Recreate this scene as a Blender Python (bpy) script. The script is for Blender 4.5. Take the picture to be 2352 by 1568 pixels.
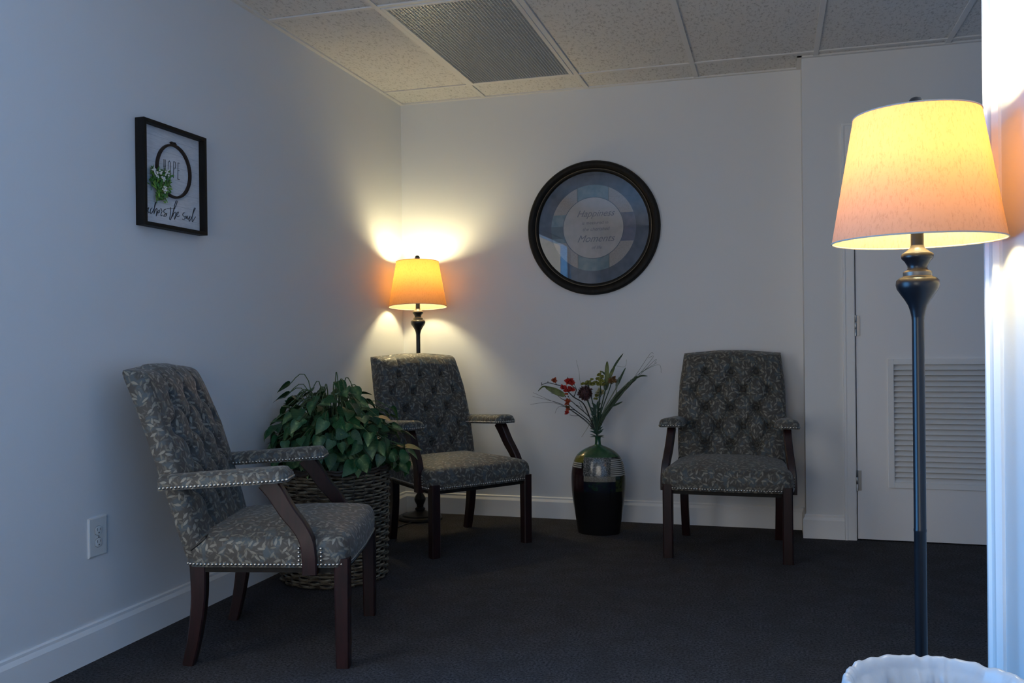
import bpy, bmesh, math, random
from math import sin, cos, pi, radians, sqrt, atan2
from mathutils import Vector, Matrix, noise as mnoise

for o in list(bpy.data.objects): bpy.data.objects.remove(o, do_unlink=True)
SC = bpy.context.scene
COL = SC.collection

# ------------------------------------------------------------------ camera
CAM_LOC = (2.1408, -5.0008, 1.0268)
YAW, PITCH, ROLL, FPX = 0.2838, -0.0020, -0.0112, 2056.75
_fw = Vector((-sin(YAW)*cos(PITCH), cos(YAW)*cos(PITCH), sin(PITCH)))
_r0 = Vector((cos(YAW), sin(YAW), 0)); _u0 = _r0.cross(_fw)
_r = cos(ROLL)*_r0 + sin(ROLL)*_u0; _u = -sin(ROLL)*_r0 + cos(ROLL)*_u0
cd = bpy.data.cameras.new('camera'); cam = bpy.data.objects.new('camera', cd); COL.objects.link(cam)
cam.matrix_world = Matrix(((_r.x, _u.x, -_fw.x, CAM_LOC[0]), (_r.y, _u.y, -_fw.y, CAM_LOC[1]), (_r.z, _u.z, -_fw.z, CAM_LOC[2]), (0, 0, 0, 1)))
cd.sensor_width = 36; cd.lens = FPX/2352*36; cd.clip_start = 0.05
SC.camera = cam

# ------------------------------------------------------------------ daylight, exposure
SKY = (1.6, 5.1, 11.2)               # deep blue open sky outside the side window (-x)
FRONT_FILL = (4.2, 4.0, 3.6)            # paler fill daylight coming through the added front window (-y)
BULB = 235.0; BULB_COLOR = (1.0, 0.86, 0.48)
w = bpy.data.worlds.new('daylight'); SC.world = w; w.use_nodes = True
_t = w.node_tree; wn = _t.nodes['Background']
_tc = _t.nodes.new('ShaderNodeTexCoord'); _sx = _t.nodes.new('ShaderNodeSeparateXYZ'); _t.links.new(_tc.outputs['Generated'], _sx.inputs[0])
_sb = _t.nodes.new('ShaderNodeMath'); _sb.operation = 'SUBTRACT'; _t.links.new(_sx.outputs[0], _sb.inputs[0]); _t.links.new(_sx.outputs[1], _sb.inputs[1])
_mr = _t.nodes.new('ShaderNodeMapRange'); _t.links.new(_sb.outputs[0], _mr.inputs[0]); _mr.inputs[1].default_value = -.15; _mr.inputs[2].default_value = .15
_mx = _t.nodes.new('ShaderNodeMix'); _mx.data_type = 'RGBA'; _t.links.new(_mr.outputs[0], _mx.inputs[0])
_mx.inputs[6].default_value = (*SKY, 1); _mx.inputs[7].default_value = (*FRONT_FILL, 1); _t.links.new(_mx.outputs[2], wn.inputs[0])
WIN = (-4.74, -3.15, 0.12, 2.10)     # window in the left wall: y0, y1, z0, z1
FILL_WIN = (0.62, 2.20, 0.35, 2.15)     # unseen front-wall window added to brighten the room: x0, x1, z0, z1
def portal(sx, sy, loc, rot):
    ld = bpy.data.lights.new('window_portal', 'AREA'); ld.shape = 'RECTANGLE'; ld.size = sx; ld.size_y = sy; ld.cycles.is_portal = True
    lo = bpy.data.objects.new('window_portal', ld); COL.objects.link(lo); lo.location = loc; lo.rotation_euler = rot
portal(WIN[1]-WIN[0], WIN[3]-WIN[2], (-0.13, (WIN[0]+WIN[1])/2, (WIN[2]+WIN[3])/2), (radians(90), 0, radians(-90)))
portal(FILL_WIN[1]-FILL_WIN[0], FILL_WIN[3]-FILL_WIN[2], ((FILL_WIN[0]+FILL_WIN[1])/2, -6.63, (FILL_WIN[2]+FILL_WIN[3])/2), (radians(90), 0, 0))
SC.view_settings.view_transform = 'Standard'; SC.view_settings.look = 'None'
SC.view_settings.exposure = 0.0; SC.view_settings.gamma = 1.0; SC.view_settings.use_curve_mapping = False
SC.cycles.max_bounces = 10; SC.cycles.diffuse_bounces = 7; SC.cycles.sample_clamp_indirect = 6
SC.cycles.use_denoising = True
SC.cycles.caustics_reflective = False; SC.cycles.caustics_refractive = False

# ------------------------------------------------------------------ node helper
class NT:
    def __init__(s, name):
        s.m = bpy.data.materials.new(name); s.m.use_nodes = True; s.t = s.m.node_tree; s.t.nodes.clear()
        s.out = s.t.nodes.new('ShaderNodeOutputMaterial')
    def put(s, sock, v):
        if isinstance(v, bpy.types.NodeSocket): s.t.links.new(v, sock)
        elif v is not None:
            if hasattr(sock, 'default_value'):
                try: sock.default_value = v
                except Exception: sock.default_value = (*v, 1.0)
    def n(s, kind, ins=None, **props):
        nd = s.t.nodes.new('ShaderNode'+kind)
        for k, v in props.items(): setattr(nd, k, v)
        for k, v in (ins or {}).items(): s.put(nd.inputs[k], v)
        return nd
    def math(s, op, a, b=None, c=None, clamp=False):
        nd = s.t.nodes.new('ShaderNodeMath'); nd.operation = op; nd.use_clamp = clamp
        for i, v in enumerate((a, b, c)):
            if v is not None: s.put(nd.inputs[i], v)
        return nd.outputs[0]
    def mix(s, fac, a, b):
        nd = s.t.nodes.new('ShaderNodeMix'); nd.data_type = 'RGBA'
        s.put(nd.inputs[0], fac); s.put(nd.inputs[6], a if isinstance(a, bpy.types.NodeSocket) else (*a, 1) if len(a) == 3 else a)
        s.put(nd.inputs[7], b if isinstance(b, bpy.types.NodeSocket) else (*b, 1) if len(b) == 3 else b)
        return nd.outputs[2]
    def noise(s, scale, vec=None, detail=2.0, rough=0.5):
        nd = s.n('TexNoise', {'Scale': scale, 'Detail': detail, 'Roughness': rough}); 
        if vec is not None: s.put(nd.inputs['Vector'], vec)
        return nd.outputs['Fac']
    def ramp(s, fac, lo, hi, a=0.0, b=1.0):
        nd = s.n('MapRange', {'Value': fac, 'From Min': lo, 'From Max': hi, 'To Min': a, 'To Max': b}); return nd.outputs[0]
    def bump(s, h, strength, dist=0.002):
        return s.n('Bump', {'Height': h, 'Strength': strength, 'Distance': dist}).outputs[0]
    def pbr(s, color, rough=0.5, metal=0.0, normal=None, **kw):
        p = s.n('BsdfPrincipled'); s.put(p.inputs['Base Color'], color if isinstance(color, bpy.types.NodeSocket) else (*color, 1))
        s.put(p.inputs['Roughness'], rough); s.put(p.inputs['Metallic'], metal)
        if normal is not None: s.put(p.inputs['Normal'], normal)
        for k, v in kw.items(): s.put(p.inputs[k.replace('_', ' ')], v)
        s.t.links.new(p.outputs[0], s.out.inputs[0]); return s.m
    def obj(s): return s.n('TexCoord').outputs['Object']
    def uv(s): return s.n('TexCoord').outputs['UV']
    def sep(s, v):
        nd = s.n('SeparateXYZ', {0: v}); return nd.outputs
    def shader(s, sh): s.t.links.new(sh, s.out.inputs[0]); return s.m

def flat(name, color, rough=0.5, metal=0.0, nscale=0, namp=0.0, bump=0.0, bscale=200, **kw):
    t = NT(name); o = t.obj(); c = color
    if namp:
        f = t.noise(nscale, o, 3); c = t.mix(t.ramp(f, .3, .7), tuple(x*(1-namp) for x in color), tuple(min(1, x*(1+namp)) for x in color))
    nm = t.bump(t.noise(bscale, o, 3), bump) if bump else None
    return t.pbr(c, rough, metal, nm, **kw)

M = {}
M['wall'] = flat('wall_paint', (.70, .71, .72), .55, bump=.10, bscale=260)
M['trim'] = flat('trim_paint', (.80, .80, .80), .38)
M['door'] = flat('door_paint', (.82, .815, .82), .42)
def mk_carpet():
    t = NT('carpet'); o = t.obj()
    f1 = t.noise(120, o, 5, .8); f2 = t.noise(9, o, 2); f3 = t.noise(480, o, 2, .8)
    c = t.mix(t.ramp(f1, .38, .62), (.020, .020, .025), (.120, .116, .122))
    c = t.mix(t.math('MULTIPLY', t.ramp(f2, .4, .62), .35), c, (.045, .040, .038))
    return t.pbr(c, .95, 0, t.bump(t.math('ADD', f1, t.math('MULTIPLY', f3, .6)), .9, .006), Specular_IOR_Level=.12)
M['carpet'] = mk_carpet()
def mk_tile():
    t = NT('ceiling_tile'); o = t.obj()
    mp = t.n('Mapping', {'Vector': o, 'Scale': (1.0, .45, 1.0)}).outputs[0]
    f = t.noise(85, mp, 5, .8); f2 = t.noise(420, o, 2)
    pit = t.ramp(f, .53, .62)
    c = t.mix(t.math('MULTIPLY', pit, .75), (.70, .69, .675), (.38, .37, .36))
    return t.pbr(c, .9, 0, t.bump(t.math('SUBTRACT', f2, pit), .35, .002), Specular_IOR_Level=.15)
M['tile'] = mk_tile()
M['grid'] = flat('grid_paint', (.68, .67, .66), .45)
M['shadow_gap'] = flat('gap_shade', (.03, .03, .03), .8)
def mk_wood(name, a, b, rough=.33, coat=.25, spec=.5):
    t = NT(name); o = t.obj(); mp = t.n('Mapping', {'Vector': o, 'Scale': (9, 9, 1.3)}).outputs[0]
    f = t.noise(7, mp, 5, .6)
    return t.pbr(t.mix(t.ramp(f, .35, .65), a, b), rough, 0, None, Coat_Weight=coat, Coat_Roughness=.25, Specular_IOR_Level=spec)
M['mahogany'] = mk_wood('mahogany', (.010, .0050, .0055), (.026, .0080, .0085), .38, .08, .35)
M['black_wood'] = mk_wood('black_stained_wood', (.006, .0055, .005), (.013, .011, .009), .55, 0, .18)
def mk_fabric():
    t = NT('leaf_brocade'); uv = t.uv()
    wob = t.n('VectorMath', {0: uv, 1: t.n('VectorMath', {0: t.n('TexNoise', {'Vector': uv, 'Scale': 40.0}).outputs['Color'], 3: .006}, operation='SCALE').outputs[0]}, operation='ADD').outputs[0]
    def leaves(dens, off, L, W):
        p = t.n('Mapping', {'Vector': wob, 'Scale': (dens, dens, dens), 'Location': (off, off*1.7, 0)}).outputs[0]
        v = t.n('TexVoronoi', {'Vector': p, 'Scale': 1.0, 'Randomness': .85}, voronoi_dimensions='2D', feature='F1')
        d = t.n('VectorMath', {0: p, 1: v.outputs['Position']}, operation='SUBTRACT').outputs[0]
        cs = t.n('SeparateColor', {0: v.outputs['Color']}).outputs
        rot = t.n('VectorRotate', {'Vector': d, 'Angle': t.math('MULTIPLY', cs[0], 6.283)}, rotation_type='Z_AXIS').outputs[0]
        x, y, _ = t.sep(rot)
        q = t.math('DIVIDE', x, L); half = t.math('MULTIPLY', t.math('SUBTRACT', 1.0, t.math('MULTIPLY', q, q)), W)
        m = t.math('SUBTRACT', half, t.math('ABSOLUTE', y))
        return t.ramp(m, 0.0, .03), cs[1]
    l1, r1 = leaves(36, 0.0, .47, .155); l2, r2 = leaves(42, 3.3, .46, .145); l3, r3 = leaves(52, 7.1, .45, .13)
    b = t.mix(t.ramp(t.noise(26, uv, 2), .5, .6), (.052, .047, .042), (.060, .076, .084))
    weave = t.noise(900, uv, 2)
    c = t.mix(t.math('MULTIPLY', l3, .6), b, (.105, .10, .085))
    c = t.mix(t.math('MULTIPLY', l2, t.ramp(r2, 0, 1, .45, 1)), c, (.145, .135, .105))
    c = t.mix(t.math('MULTIPLY', l1, t.ramp(r1, 0, 1, .55, 1)), c, (.215, .205, .17))
    h = t.math('ADD', t.math('MULTIPLY', t.math('MAXIMUM', l1, l2), .8), t.math('MULTIPLY', weave, .5))
    return t.pbr(c, t.mix(l1, (.62, .62, .62), (.42, .42, .42)), 0, t.bump(h, .30, .001), Sheen_Weight=.15, Specular_IOR_Level=.4)
M['fabric'] = mk_fabric()
M['button'] = flat('button_cloth', (.045, .042, .038), .7)
M['piping'] = flat('black_piping', (.012, .012, .012), .6)
M['nail'] = flat('nickel_nailhead', (.42, .40, .36), .28, 1.0)
M['nailband'] = flat('gimp_band', (.09, .085, .075), .7)
M['black_metal'] = flat('satin_black_metal', (.008, .009, .012), .30, 0, Specular_IOR_Level=.35)
M['bronze'] = flat('rubbed_bronze', (.11, .10, .085), .38, .6)
def mk_shade():
    t = NT('linen_shade'); o = t.obj()
    mp = t.n('Mapping', {'Vector': o, 'Scale': (1, 1, .30)}).outputs[0]
    f = t.noise(210, mp, 4, .75)
    slub = t.math('MULTIPLY', t.ramp(f, .50, .68), .60)
    tc = t.mix(slub, (.22, .082, .014), (.12, .036, .005))
    dc = t.mix(slub, (.56, .44, .32), (.40, .30, .20))
    a = t.n('BsdfTranslucent', {'Color': tc}).outputs[0]; b = t.n('BsdfDiffuse', {'Color': dc}).outputs[0]
    return t.shader(t.n('MixShader', {0: .55, 1: a, 2: b}).outputs[0])
M['shade'] = mk_shade()
M['shade_trim'] = flat('shade_trim', (.42, .37, .31), .8)
t = NT('lit_bulb'); M['bulb'] = t.shader(t.n('Emission', {'Color': (*BULB_COLOR, 1), 'Strength': BULB}).outputs[0])
def mk_glass(name, tint=(1, 1, 1), k=1.0):
    t = NT(name)
    fr = t.math('MULTIPLY', t.math('MULTIPLY', t.n('Fresnel', {'IOR': 1.5}).outputs[0], k), t.math('SUBTRACT', 1.0, t.n('NewGeometry').outputs['Backfacing']))
    return t.shader(t.n('MixShader', {0: fr, 1: t.n('BsdfTransparent', {'Color': (*tint, 1)}).outputs[0], 2: t.n('BsdfGlossy', {'Roughness': 0.0}).outputs[0]}).outputs[0])
M['glass'] = mk_glass('clear_glass', k=1.8)
M['plastic'] = flat('ivory_plastic', (.66, .67, .66), .35)
M['slot'] = flat('dark_slot', (.06, .06, .06), .6)
M['steel'] = flat('hinge_steel', (.45, .45, .45), .35, 1.0)
M['silver'] = flat('silver_louver', (.62, .64, .66), .28, .55)
M['housing'] = flat('fixture_housing', (.45, .46, .47), .5)
M['tube'] = flat('lamp_tube', (.55, .57, .57), .3)

# ------------------------------------------------------------------ mesh helpers
class MB:
    def __init__(s): s.bm = bmesh.new()
    def poly(s, pts, faces):
        vs = [s.bm.verts.new(p) for p in pts]
        for f in faces:
            try: s.bm.faces.new([vs[i] for i in f])
            except ValueError: pass
        return vs
    def box(s, a, b):
        x0, y0, z0 = a; x1, y1, z1 = b
        s.poly([(x0,y0,z0),(x1,y0,z0),(x1,y1,z0),(x0,y1,z0),(x0,y0,z1),(x1,y0,z1),(x1,y1,z1),(x0,y1,z1)],
               [(3,2,1,0),(4,5,6,7),(0,1,5,4),(1,2,6,5),(2,3,7,6),(3,0,4,7)]); return s
    def rings(s, rings, cap0=True, cap1=True, closed=True):
        n = len(rings[0]); vs = [[s.bm.verts.new(p) for p in r] for r in rings]
        m = n if closed else n-1
        for i in range(len(vs)-1):
            for j in range(m):
                k = (j+1) % n
                try: s.bm.faces.new((vs[i][j], vs[i][k], vs[i+1][k], vs[i+1][j]))
                except ValueError: pass
        if cap0 and closed: s.bm.faces.new(list(reversed(vs[0])))
        if cap1 and closed: s.bm.faces.new(vs[-1])
        return s
    def lathe(s, prof, seg=48, origin=(0, 0, 0), sy=1.0, axis='z', cap=True):
        ox, oy, oz = origin; R = []
        for r, z in prof:
            ring = []
            for i in range(seg):
                a = 2*pi*i/seg
                if axis == 'z': ring.append((ox+r*cos(a), oy+r*sin(a)*sy, oz+z))
                else: ring.append((ox+r*cos(a), oy-z, oz+r*sin(a)))     # axis towards -y
            R.append(ring)
        return s.rings(R, cap, cap)
    def tube(s, pts, rad, seg=6, closed=False):
        pts = [Vector(p) for p in pts]; n = len(pts)
        rad = rad if isinstance(rad, (list, tuple)) else [rad]*n
        R = []; up = Vector((0.13, 0.21, 0.97))
        for i, p in enumerate(pts):
            if closed: d = pts[(i+1) % n]-pts[i-1]
            else: d = pts[min(i+1, n-1)]-pts[max(i-1, 0)]
            d.normalize()
            a = d.cross(up)
            if a.length < 1e-3: a = d.cross(Vector((1, 0, 0)))
            a.normalize(); b = a.cross(d)
            R.append([p+rad[i]*(cos(2*pi*j/seg)*a+sin(2*pi*j/seg)*b) for j in range(seg)])
        if closed: R.append(R[0]); return s.rings(R, False, False)
        return s.rings(R)
    def ball(s, c, r, seg=8, sz=1.0):
        c = Vector(c); m = max(3, seg//2); R = []
        for i in range(m+1):
            a = pi*i/m; rr = max(r*sin(a), r*.02)
            R.append([(c.x+rr*cos(2*pi*j/seg), c.y+rr*sin(2*pi*j/seg), c.z-r*cos(a)*sz) for j in range(seg)])
        return s.rings(R)
    def build(s, name, mat, parent=None, smooth=True, bevel=0, sharp=40, loc=None, boxuv=False, weld=0):
        bm = s.bm
        if weld: bmesh.ops.remove_doubles(bm, verts=bm.verts, dist=weld)
        bmesh.ops.recalc_face_normals(bm, faces=bm.faces)
        if boxuv:
            L = bm.loops.layers.uv.new('UVMap')
            for f in bm.faces:
                nx, ny, nz = (abs(c) for c in f.normal)
                for l in f.loops:
                    c = l.vert.co
                    l[L].uv = (c.y, c.z) if nx >= ny*.9 and nx >= nz*.8 else (c.x+.37, c.z+.11) if ny >= nz*.8 else (c.x+.21, c.y+.63)
        me = bpy.data.meshes.new(name); bm.to_mesh(me); bm.free()
        if smooth:
            for p in me.polygons: p.use_smooth = True
            try: me.set_sharp_from_angle(angle=radians(sharp))
            except Exception: pass
        me.materials.append(mat)
        o = bpy.data.objects.new(name, me); COL.objects.link(o)
        if parent is not None: o.parent = parent
        if loc is not None: o.location = loc
        if bevel:
            b = o.modifiers.new('bevel', 'BEVEL'); b.width = bevel; b.segments = 2; b.limit_method = 'ANGLE'; b.angle_limit = radians(35)
        return o

def tag(o, label=None, cat=None, group=None, kind=None):
    for k, v in (('label', label), ('category', cat), ('group', group), ('kind', kind)):
        if v: o[k] = v
    return o
def thing(name, loc, label, cat, rz=0.0, group=None):
    o = bpy.data.objects.new(name, None); COL.objects.link(o); o.location = loc; o.rotation_euler = (0, 0, rz); o.empty_display_size = .1
    return tag(o, label, cat, group)
def struct(o): o['kind'] = 'structure'; return o
def kids(o): return [c for c in bpy.data.objects if c.parent == o]
def copy_tree(o, parent=None):
    c = o.copy(); COL.objects.link(c)
    if parent is not None: c.parent = parent
    for ch in kids(o): copy_tree(ch, c)
    return c
def lerp(a, b, t): return a+(b-a)*t
def interp(xs, ys, x):
    if x <= xs[0]: return ys[0]
    for i in range(len(xs)-1):
        if x <= xs[i+1]: return lerp(ys[i], ys[i+1], (x-xs[i])/(xs[i+1]-xs[i]))
    return ys[-1]
def spline(pts, n=8):
    P = [Vector(p) for p in pts]; out = []
    for i in range(len(P)-1):
        p0 = P[max(i-1, 0)]; p1 = P[i]; p2 = P[i+1]; p3 = P[min(i+2, len(P)-1)]
        for k in range(n):
            t = k/n
            out.append(.5*((2*p1)+(p2-p0)*t+(2*p0-5*p1+4*p2-p3)*t*t+(3*p1-p0-3*p2+p3)*t**3))
    out.append(P[-1]); return out

# ------------------------------------------------------------------ room shell
H = 2.445; XR = 2.294; YD = -0.195; XW = 2.612; YE = -2.780; YF = -6.5; XH = 4.3
struct(MB().box((-.12, YF-.12, -.06), (XH+.12, .12, 0)).build('floor', M['carpet'], smooth=False))
mb = MB(); y0, y1, z0, z1 = WIN
mb.box((-.12, YF, 0), (0, y0, H)); mb.box((-.12, y1, 0), (0, 0, H)); mb.box((-.12, y0, 0), (0, y1, z0)); mb.box((-.12, y0, z1), (0, y1, H))
struct(mb.build('wall_left', M['wall'], smooth=False))
struct(MB().box((-.12, 0, 0), (XH+.12, .12, H)).build('wall_back', M['wall'], smooth=False))
mb = MB(); a0, a1, a2, a3 = FILL_WIN
mb.box((-.12, YF-.12, 0), (a0, YF, H)); mb.box((a1, YF-.12, 0), (XH+.12, YF, H)); mb.box((a0, YF-.12, 0), (a1, YF, a2)); mb.box((a0, YF-.12, a3), (a1, YF, H))
struct(mb.build('wall_front', M['wall'], smooth=False))
struct(MB().box((XH, YF, 0), (XH+.12, 0, H)).build('wall_hallway', M['wall'], smooth=False))
struct(MB().box((XW, YF, 0), (XW+.12, YE, H)).build('wall_right', M['wall'], smooth=False))
# closet front standing proud of the back wall, with the door opening
DX0, DX1, DZ = 2.537, 3.455, 2.035
mb = MB(); mb.box((XR, YD, 0), (DX0, 0, H)); mb.box((DX1, YD, 0), (XH, 0, H)); mb.box((DX0, YD, DZ), (DX1, 0, H))
struct(mb.build('wall_closet', M['wall'], smooth=False))

# ceiling: slab of tiles with the opening for the light, and the lay-in grid
AX, T, EY = 0.531, 0.61, -0.275
LX0, LX1, LY0, LY1 = AX+.012, AX+T-.012, EY-2*T+.012, EY-.012
mb = MB(); c0 = H+.006
mb.box((-.12, YF-.12, c0), (LX0, .12, c0+.05)); mb.box((LX1, YF-.12, c0), (XH+.12, .12, c0+.05))
mb.box((LX0, YF-.12, c0), (LX1, LY0, c0+.05)); mb.box((LX0, LY1, c0), (LX1, .12, c0+.05))
struct(mb.build('ceiling', M['tile'], smooth=False))
mb = MB(); gw = .012
xs = [AX+T*k for k in range(0, 7)]
for x in xs: mb.box((x-gw, YF, H), (x+gw, -.0, H+.0065))
for k in range(0, 6):
    y = EY-2*T*k
    if y > YF: mb.box((0, y-gw, H+.0004), (XH, y+gw, H+.0066))
struct(mb.build('trim_1', M['grid'], smooth=False))
mb = MB()
mb.box((0, -.022, H-.002), (XR, 0, H+.006)); mb.box((0, YF, H-.002), (.022, -.022, H+.006))
mb.box((XR-.022, YD-.022, H-.002), (XR, -.022, H+.006)); mb.box((XR-.022, YD-.022, H-.0024), (XH, YD, H+.006))
struct(mb.build('trim_2', M['grid'], smooth=False))

def baseboard(name, pts, closed=False):
    # pts: polyline on the floor along the wall; profile stands to its right-hand side
    prof = [(0, 0), (.016, 0), (.016, .094), (.011, .104), (.0085, .108), (.0085, .117), (.004, .121), (0, .121)]
    P = [Vector((x, y, 0)) for x, y in pts]; R = []
    for i, p in enumerate(P):
        d0 = (P[i]-P[i-1]).normalized() if i else None; d1 = (P[i+1]-P[i]).normalized() if i < len(P)-1 else None
        n0 = Vector((d0.y, -d0.x, 0)) if d0 else None; n1 = Vector((d1.y, -d1.x, 0)) if d1 else None
        if n0 and n1: n = (n0+n1); n = n/(n.dot(n0))
        else: n = n0 or n1
        R.append([p+n*a+Vector((0, 0, h)) for a, h in prof])
    return struct(MB().rings(R).build(name, M['trim'], sharp=25))
baseboard('baseboard_left', [(0, YF), (0, -.0005)])
baseboard('baseboard_back', [(.0005, 0), (XR-.0005, 0)])
baseboard('baseboard_closet', [(XR, -.02), (XR, YD), (2.478, YD)])
baseboard('baseboard_right', [(XW, YE-.095), (XW, YF)])

# closet door
casw = .058
mb = MB()
def casing(mb, x0, x1, za, zb, y=YD):
    mb.box((x0, y-.013, za), (x1, y, zb))
mb.box((DX0-casw, YD-.014, 0), (DX0-.004, YD, DZ+casw)); mb.box((DX1+.004, YD-.014, 0), (DX1+casw, YD, DZ+casw)); mb.box((DX0-.004, YD-.014, DZ+.004), (DX1+.004, YD, DZ+casw))
mb.box((DX0-casw-.0, YD-.019, 0), (DX0-casw+.012, YD-.014, DZ+casw)); mb.box((DX0-casw+.012, YD-.019, DZ+casw-.012), (DX1+casw, YD-.014, DZ+casw))
struct(mb.build('trim_3', M['trim'], smooth=False))
VX0, VX1, VZ0, VZ1 = 2.690, 3.30, .272, .906
mb = MB(); g = .004; ys = YD+.004
for a, b in (((DX0+g, ys, .006), (VX0, ys+.035, DZ-g)), ((VX1, ys, .006), (DX1-g, ys+.035, DZ-g)), ((VX0, ys, .006), (VX1, ys+.035, VZ0)), ((VX0, ys, VZ1), (VX1, ys+.035, DZ-g))): mb.box(a, b)
door = struct(mb.build('door_1', M['door'], smooth=False))
# dark sheet behind the door; its colour stands for shade in the gaps
struct(MB().box((DX0-.003, YD+.05, 0), (DX1+.003, YD+.06, DZ)).build('gap_shade_sheet', M['shadow_gap'], smooth=False))
mb = MB(); f = .024
for a, b in (((VX0-.004, ys-.010, VZ0-.004), (VX0+f, ys+.03, VZ1+.004)), ((VX1-f, ys-.010, VZ0-.004), (VX1+.004, ys+.03, VZ1+.004)), ((VX0+f, ys-.010, VZ0-.004), (VX1-f, ys+.03, VZ0+f)), ((VX0+f, ys-.010, VZ1-f), (VX1-f, ys+.03, VZ1+.004))): mb.box(a, b)
vent = mb.build('louver_vent', M['trim'], door, smooth=False, bevel=.002)
mb = MB(); ns = 22; p = (VZ1-VZ0-2*f)/ns
for i in range(ns):
    z = VZ0+f+p*i
    mb.rings([[(x, ys+.024, z+p*.95), (x, ys-.004, z+p*.10), (x, ys-.004, z+p*.10-.0022), (x, ys+.024, z+p*.95-.0022)] for x in (VX0+f, VX1-f)])
mb.build('slats', M['trim'], vent, smooth=False)
for zc in (1.078, .300, 1.82):
    mb = MB(); mb.lathe([(.0058, -.052), (.0058, -.018), (.0052, -.017), (.0058, -.016), (.0058, .016), (.0052, .017), (.0058, .018), (.0058, .052)], 12, (DX0+.001, YD-.006, zc))
    mb.box((DX0+.003, YD-.0005, zc-.05), (DX0+.022, YD+.0035, zc+.05))
    tag(mb.build('hinge', M['steel'], door), 'brushed steel hinge')
mb = MB(); mb.lathe([(.032, 0), (.032, .006), (.012, .010), (.011, .035), (.024, .042), (.028, .052), (.024, .062), (.008, .066)], 20, (DX1-.07, ys, .95), axis='y')
tag(mb.build('door_knob', M['steel'], door), 'round steel door knob')

# casing at the end of the right wall (moulded, white)
mb = MB(); prof = [(0, 0), (0, .017), (.008, .019), (.020, .019), (.026, .013), (.050, .011), (.062, .013), (.068, .016), (.076, .016), (.084, .010), (.090, .006), (.090, 0)]
mb.rings([[(XW-d, YE-.004-s, z) for s, d in prof] for z in (0, 2.12)])
mb.box((XW-.0, YE, 0), (XW+.12, YE+.012, 2.12))
struct(mb.build('trim_5', M['trim'], sharp=20))

# window in the left wall (beside the viewer; seen mirrored in the round frame's glass)
mb = MB(); fr = .05
for a, b in (((-.09, y0, z0), (-.03, y0+fr, z1)), ((-.09, y1-fr, z0), (-.03, y1, z1)), ((-.09, y0+fr, z0), (-.03, y1-fr, z0+fr)), ((-.09, y0+fr, z1-fr), (-.03, y1-fr, z1))): mb.box(a, b)
win = struct(mb.build('window_1', M['trim'], smooth=False, bevel=.003))
mb = MB()  # front window behind the viewer, added only as a fill light
for a, b in (((a0, YF-.09, a2), (a0+fr, YF-.03, a3)), ((a1-fr, YF-.09, a2), (a1, YF-.03, a3)), ((a0+fr, YF-.09, a2), (a1-fr, YF-.03, a2+fr)), ((a0+fr, YF-.09, a3-fr), (a1-fr, YF-.03, a3))): mb.box(a, b)
fill_win = struct(mb.build('added_fill_window', M['trim'], smooth=False, bevel=.003))
MB().box((a0+fr-.004, YF-.063, a2+fr-.004), (a1-fr+.004, YF-.058, a3-fr+.004)).build('pane', M['glass'], fill_win, smooth=False)
MB().box((-.063, y0+fr-.004, z0+fr-.004), (-.058, y1-fr+.004, z1-fr+.004)).build('pane', M['glass'], win, smooth=False)

# ------------------------------------------------------------------ ceiling light
cl = thing('ceiling_light', ((LX0+LX1)/2, (LY0+LY1)/2, H), 'unlit recessed ceiling light with a silver square-cell louver', 'ceiling light')
hx, hy = (LX1-LX0)/2-.002, (LY1-LY0)/2-.002; bd = .020
mb = MB()
for a, b in (((-hx, -hy, -.003), (-hx+bd, hy, .012)), ((hx-bd, -hy, -.003), (hx, hy, .012)), ((-hx+bd, -hy, -.003), (hx-bd, -hy+bd, .012)), ((-hx+bd, hy-bd, -.003), (hx-bd, hy, .012))): mb.box(a, b)
mb.build('frame', M['grid'], cl, smooth=False, bevel=.002)
mb = MB(); ix, iy = hx-bd, hy-bd
mb.box((-ix-.004, -iy-.004, .012), (-ix, iy+.004, .12)); mb.box((ix, -iy-.004, .012), (ix+.004, iy+.004, .12)); mb.box((-ix, -iy-.004, .012), (ix, -iy, .12)); mb.box((-ix, iy, .012), (ix, iy+.004, .12)); mb.box((-ix, -iy, .116), (ix, iy, .12))
mb.build('housing', M['housing'], cl, smooth=False)
mb = MB(); nx, ny = 36, 76
for i in range(nx+1):
    x = -ix+2*ix*i/nx; mb.poly([(x-.0015, -iy, 0), (x+.0015, -iy, 0), (x+.0003, -iy, .011), (x-.0003, -iy, .011), (x-.0015, iy, 0), (x+.0015, iy, 0), (x+.0003, iy, .011), (x-.0003, iy, .011)], [(0,4,5,1),(1,5,6,2),(2,6,7,3),(3,7,4,0)])
for j in range(ny+1):
    y = -iy+2*iy*j/ny; mb.poly([(-ix, y-.0015, 0), (-ix, y+.0015, 0), (-ix, y+.0003, .011), (-ix, y-.0003, .011), (ix, y-.0012, 0), (ix, y+.0012, 0), (ix, y+.0003, .011), (ix, y-.0003, .011)], [(0,1,5,4),(1,2,6,5),(2,3,7,6),(3,0,4,7)])
tag(mb.build('louver', M['silver'], cl, smooth=False), 'silver egg-crate louver of small square cells')
for s in (-1, 1):
    MB().tube([(s*.13, -iy+.01, .085), (s*.13, iy-.01, .085)], .016, 12).build('fluorescent_tube', M['tube'], cl)

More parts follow.
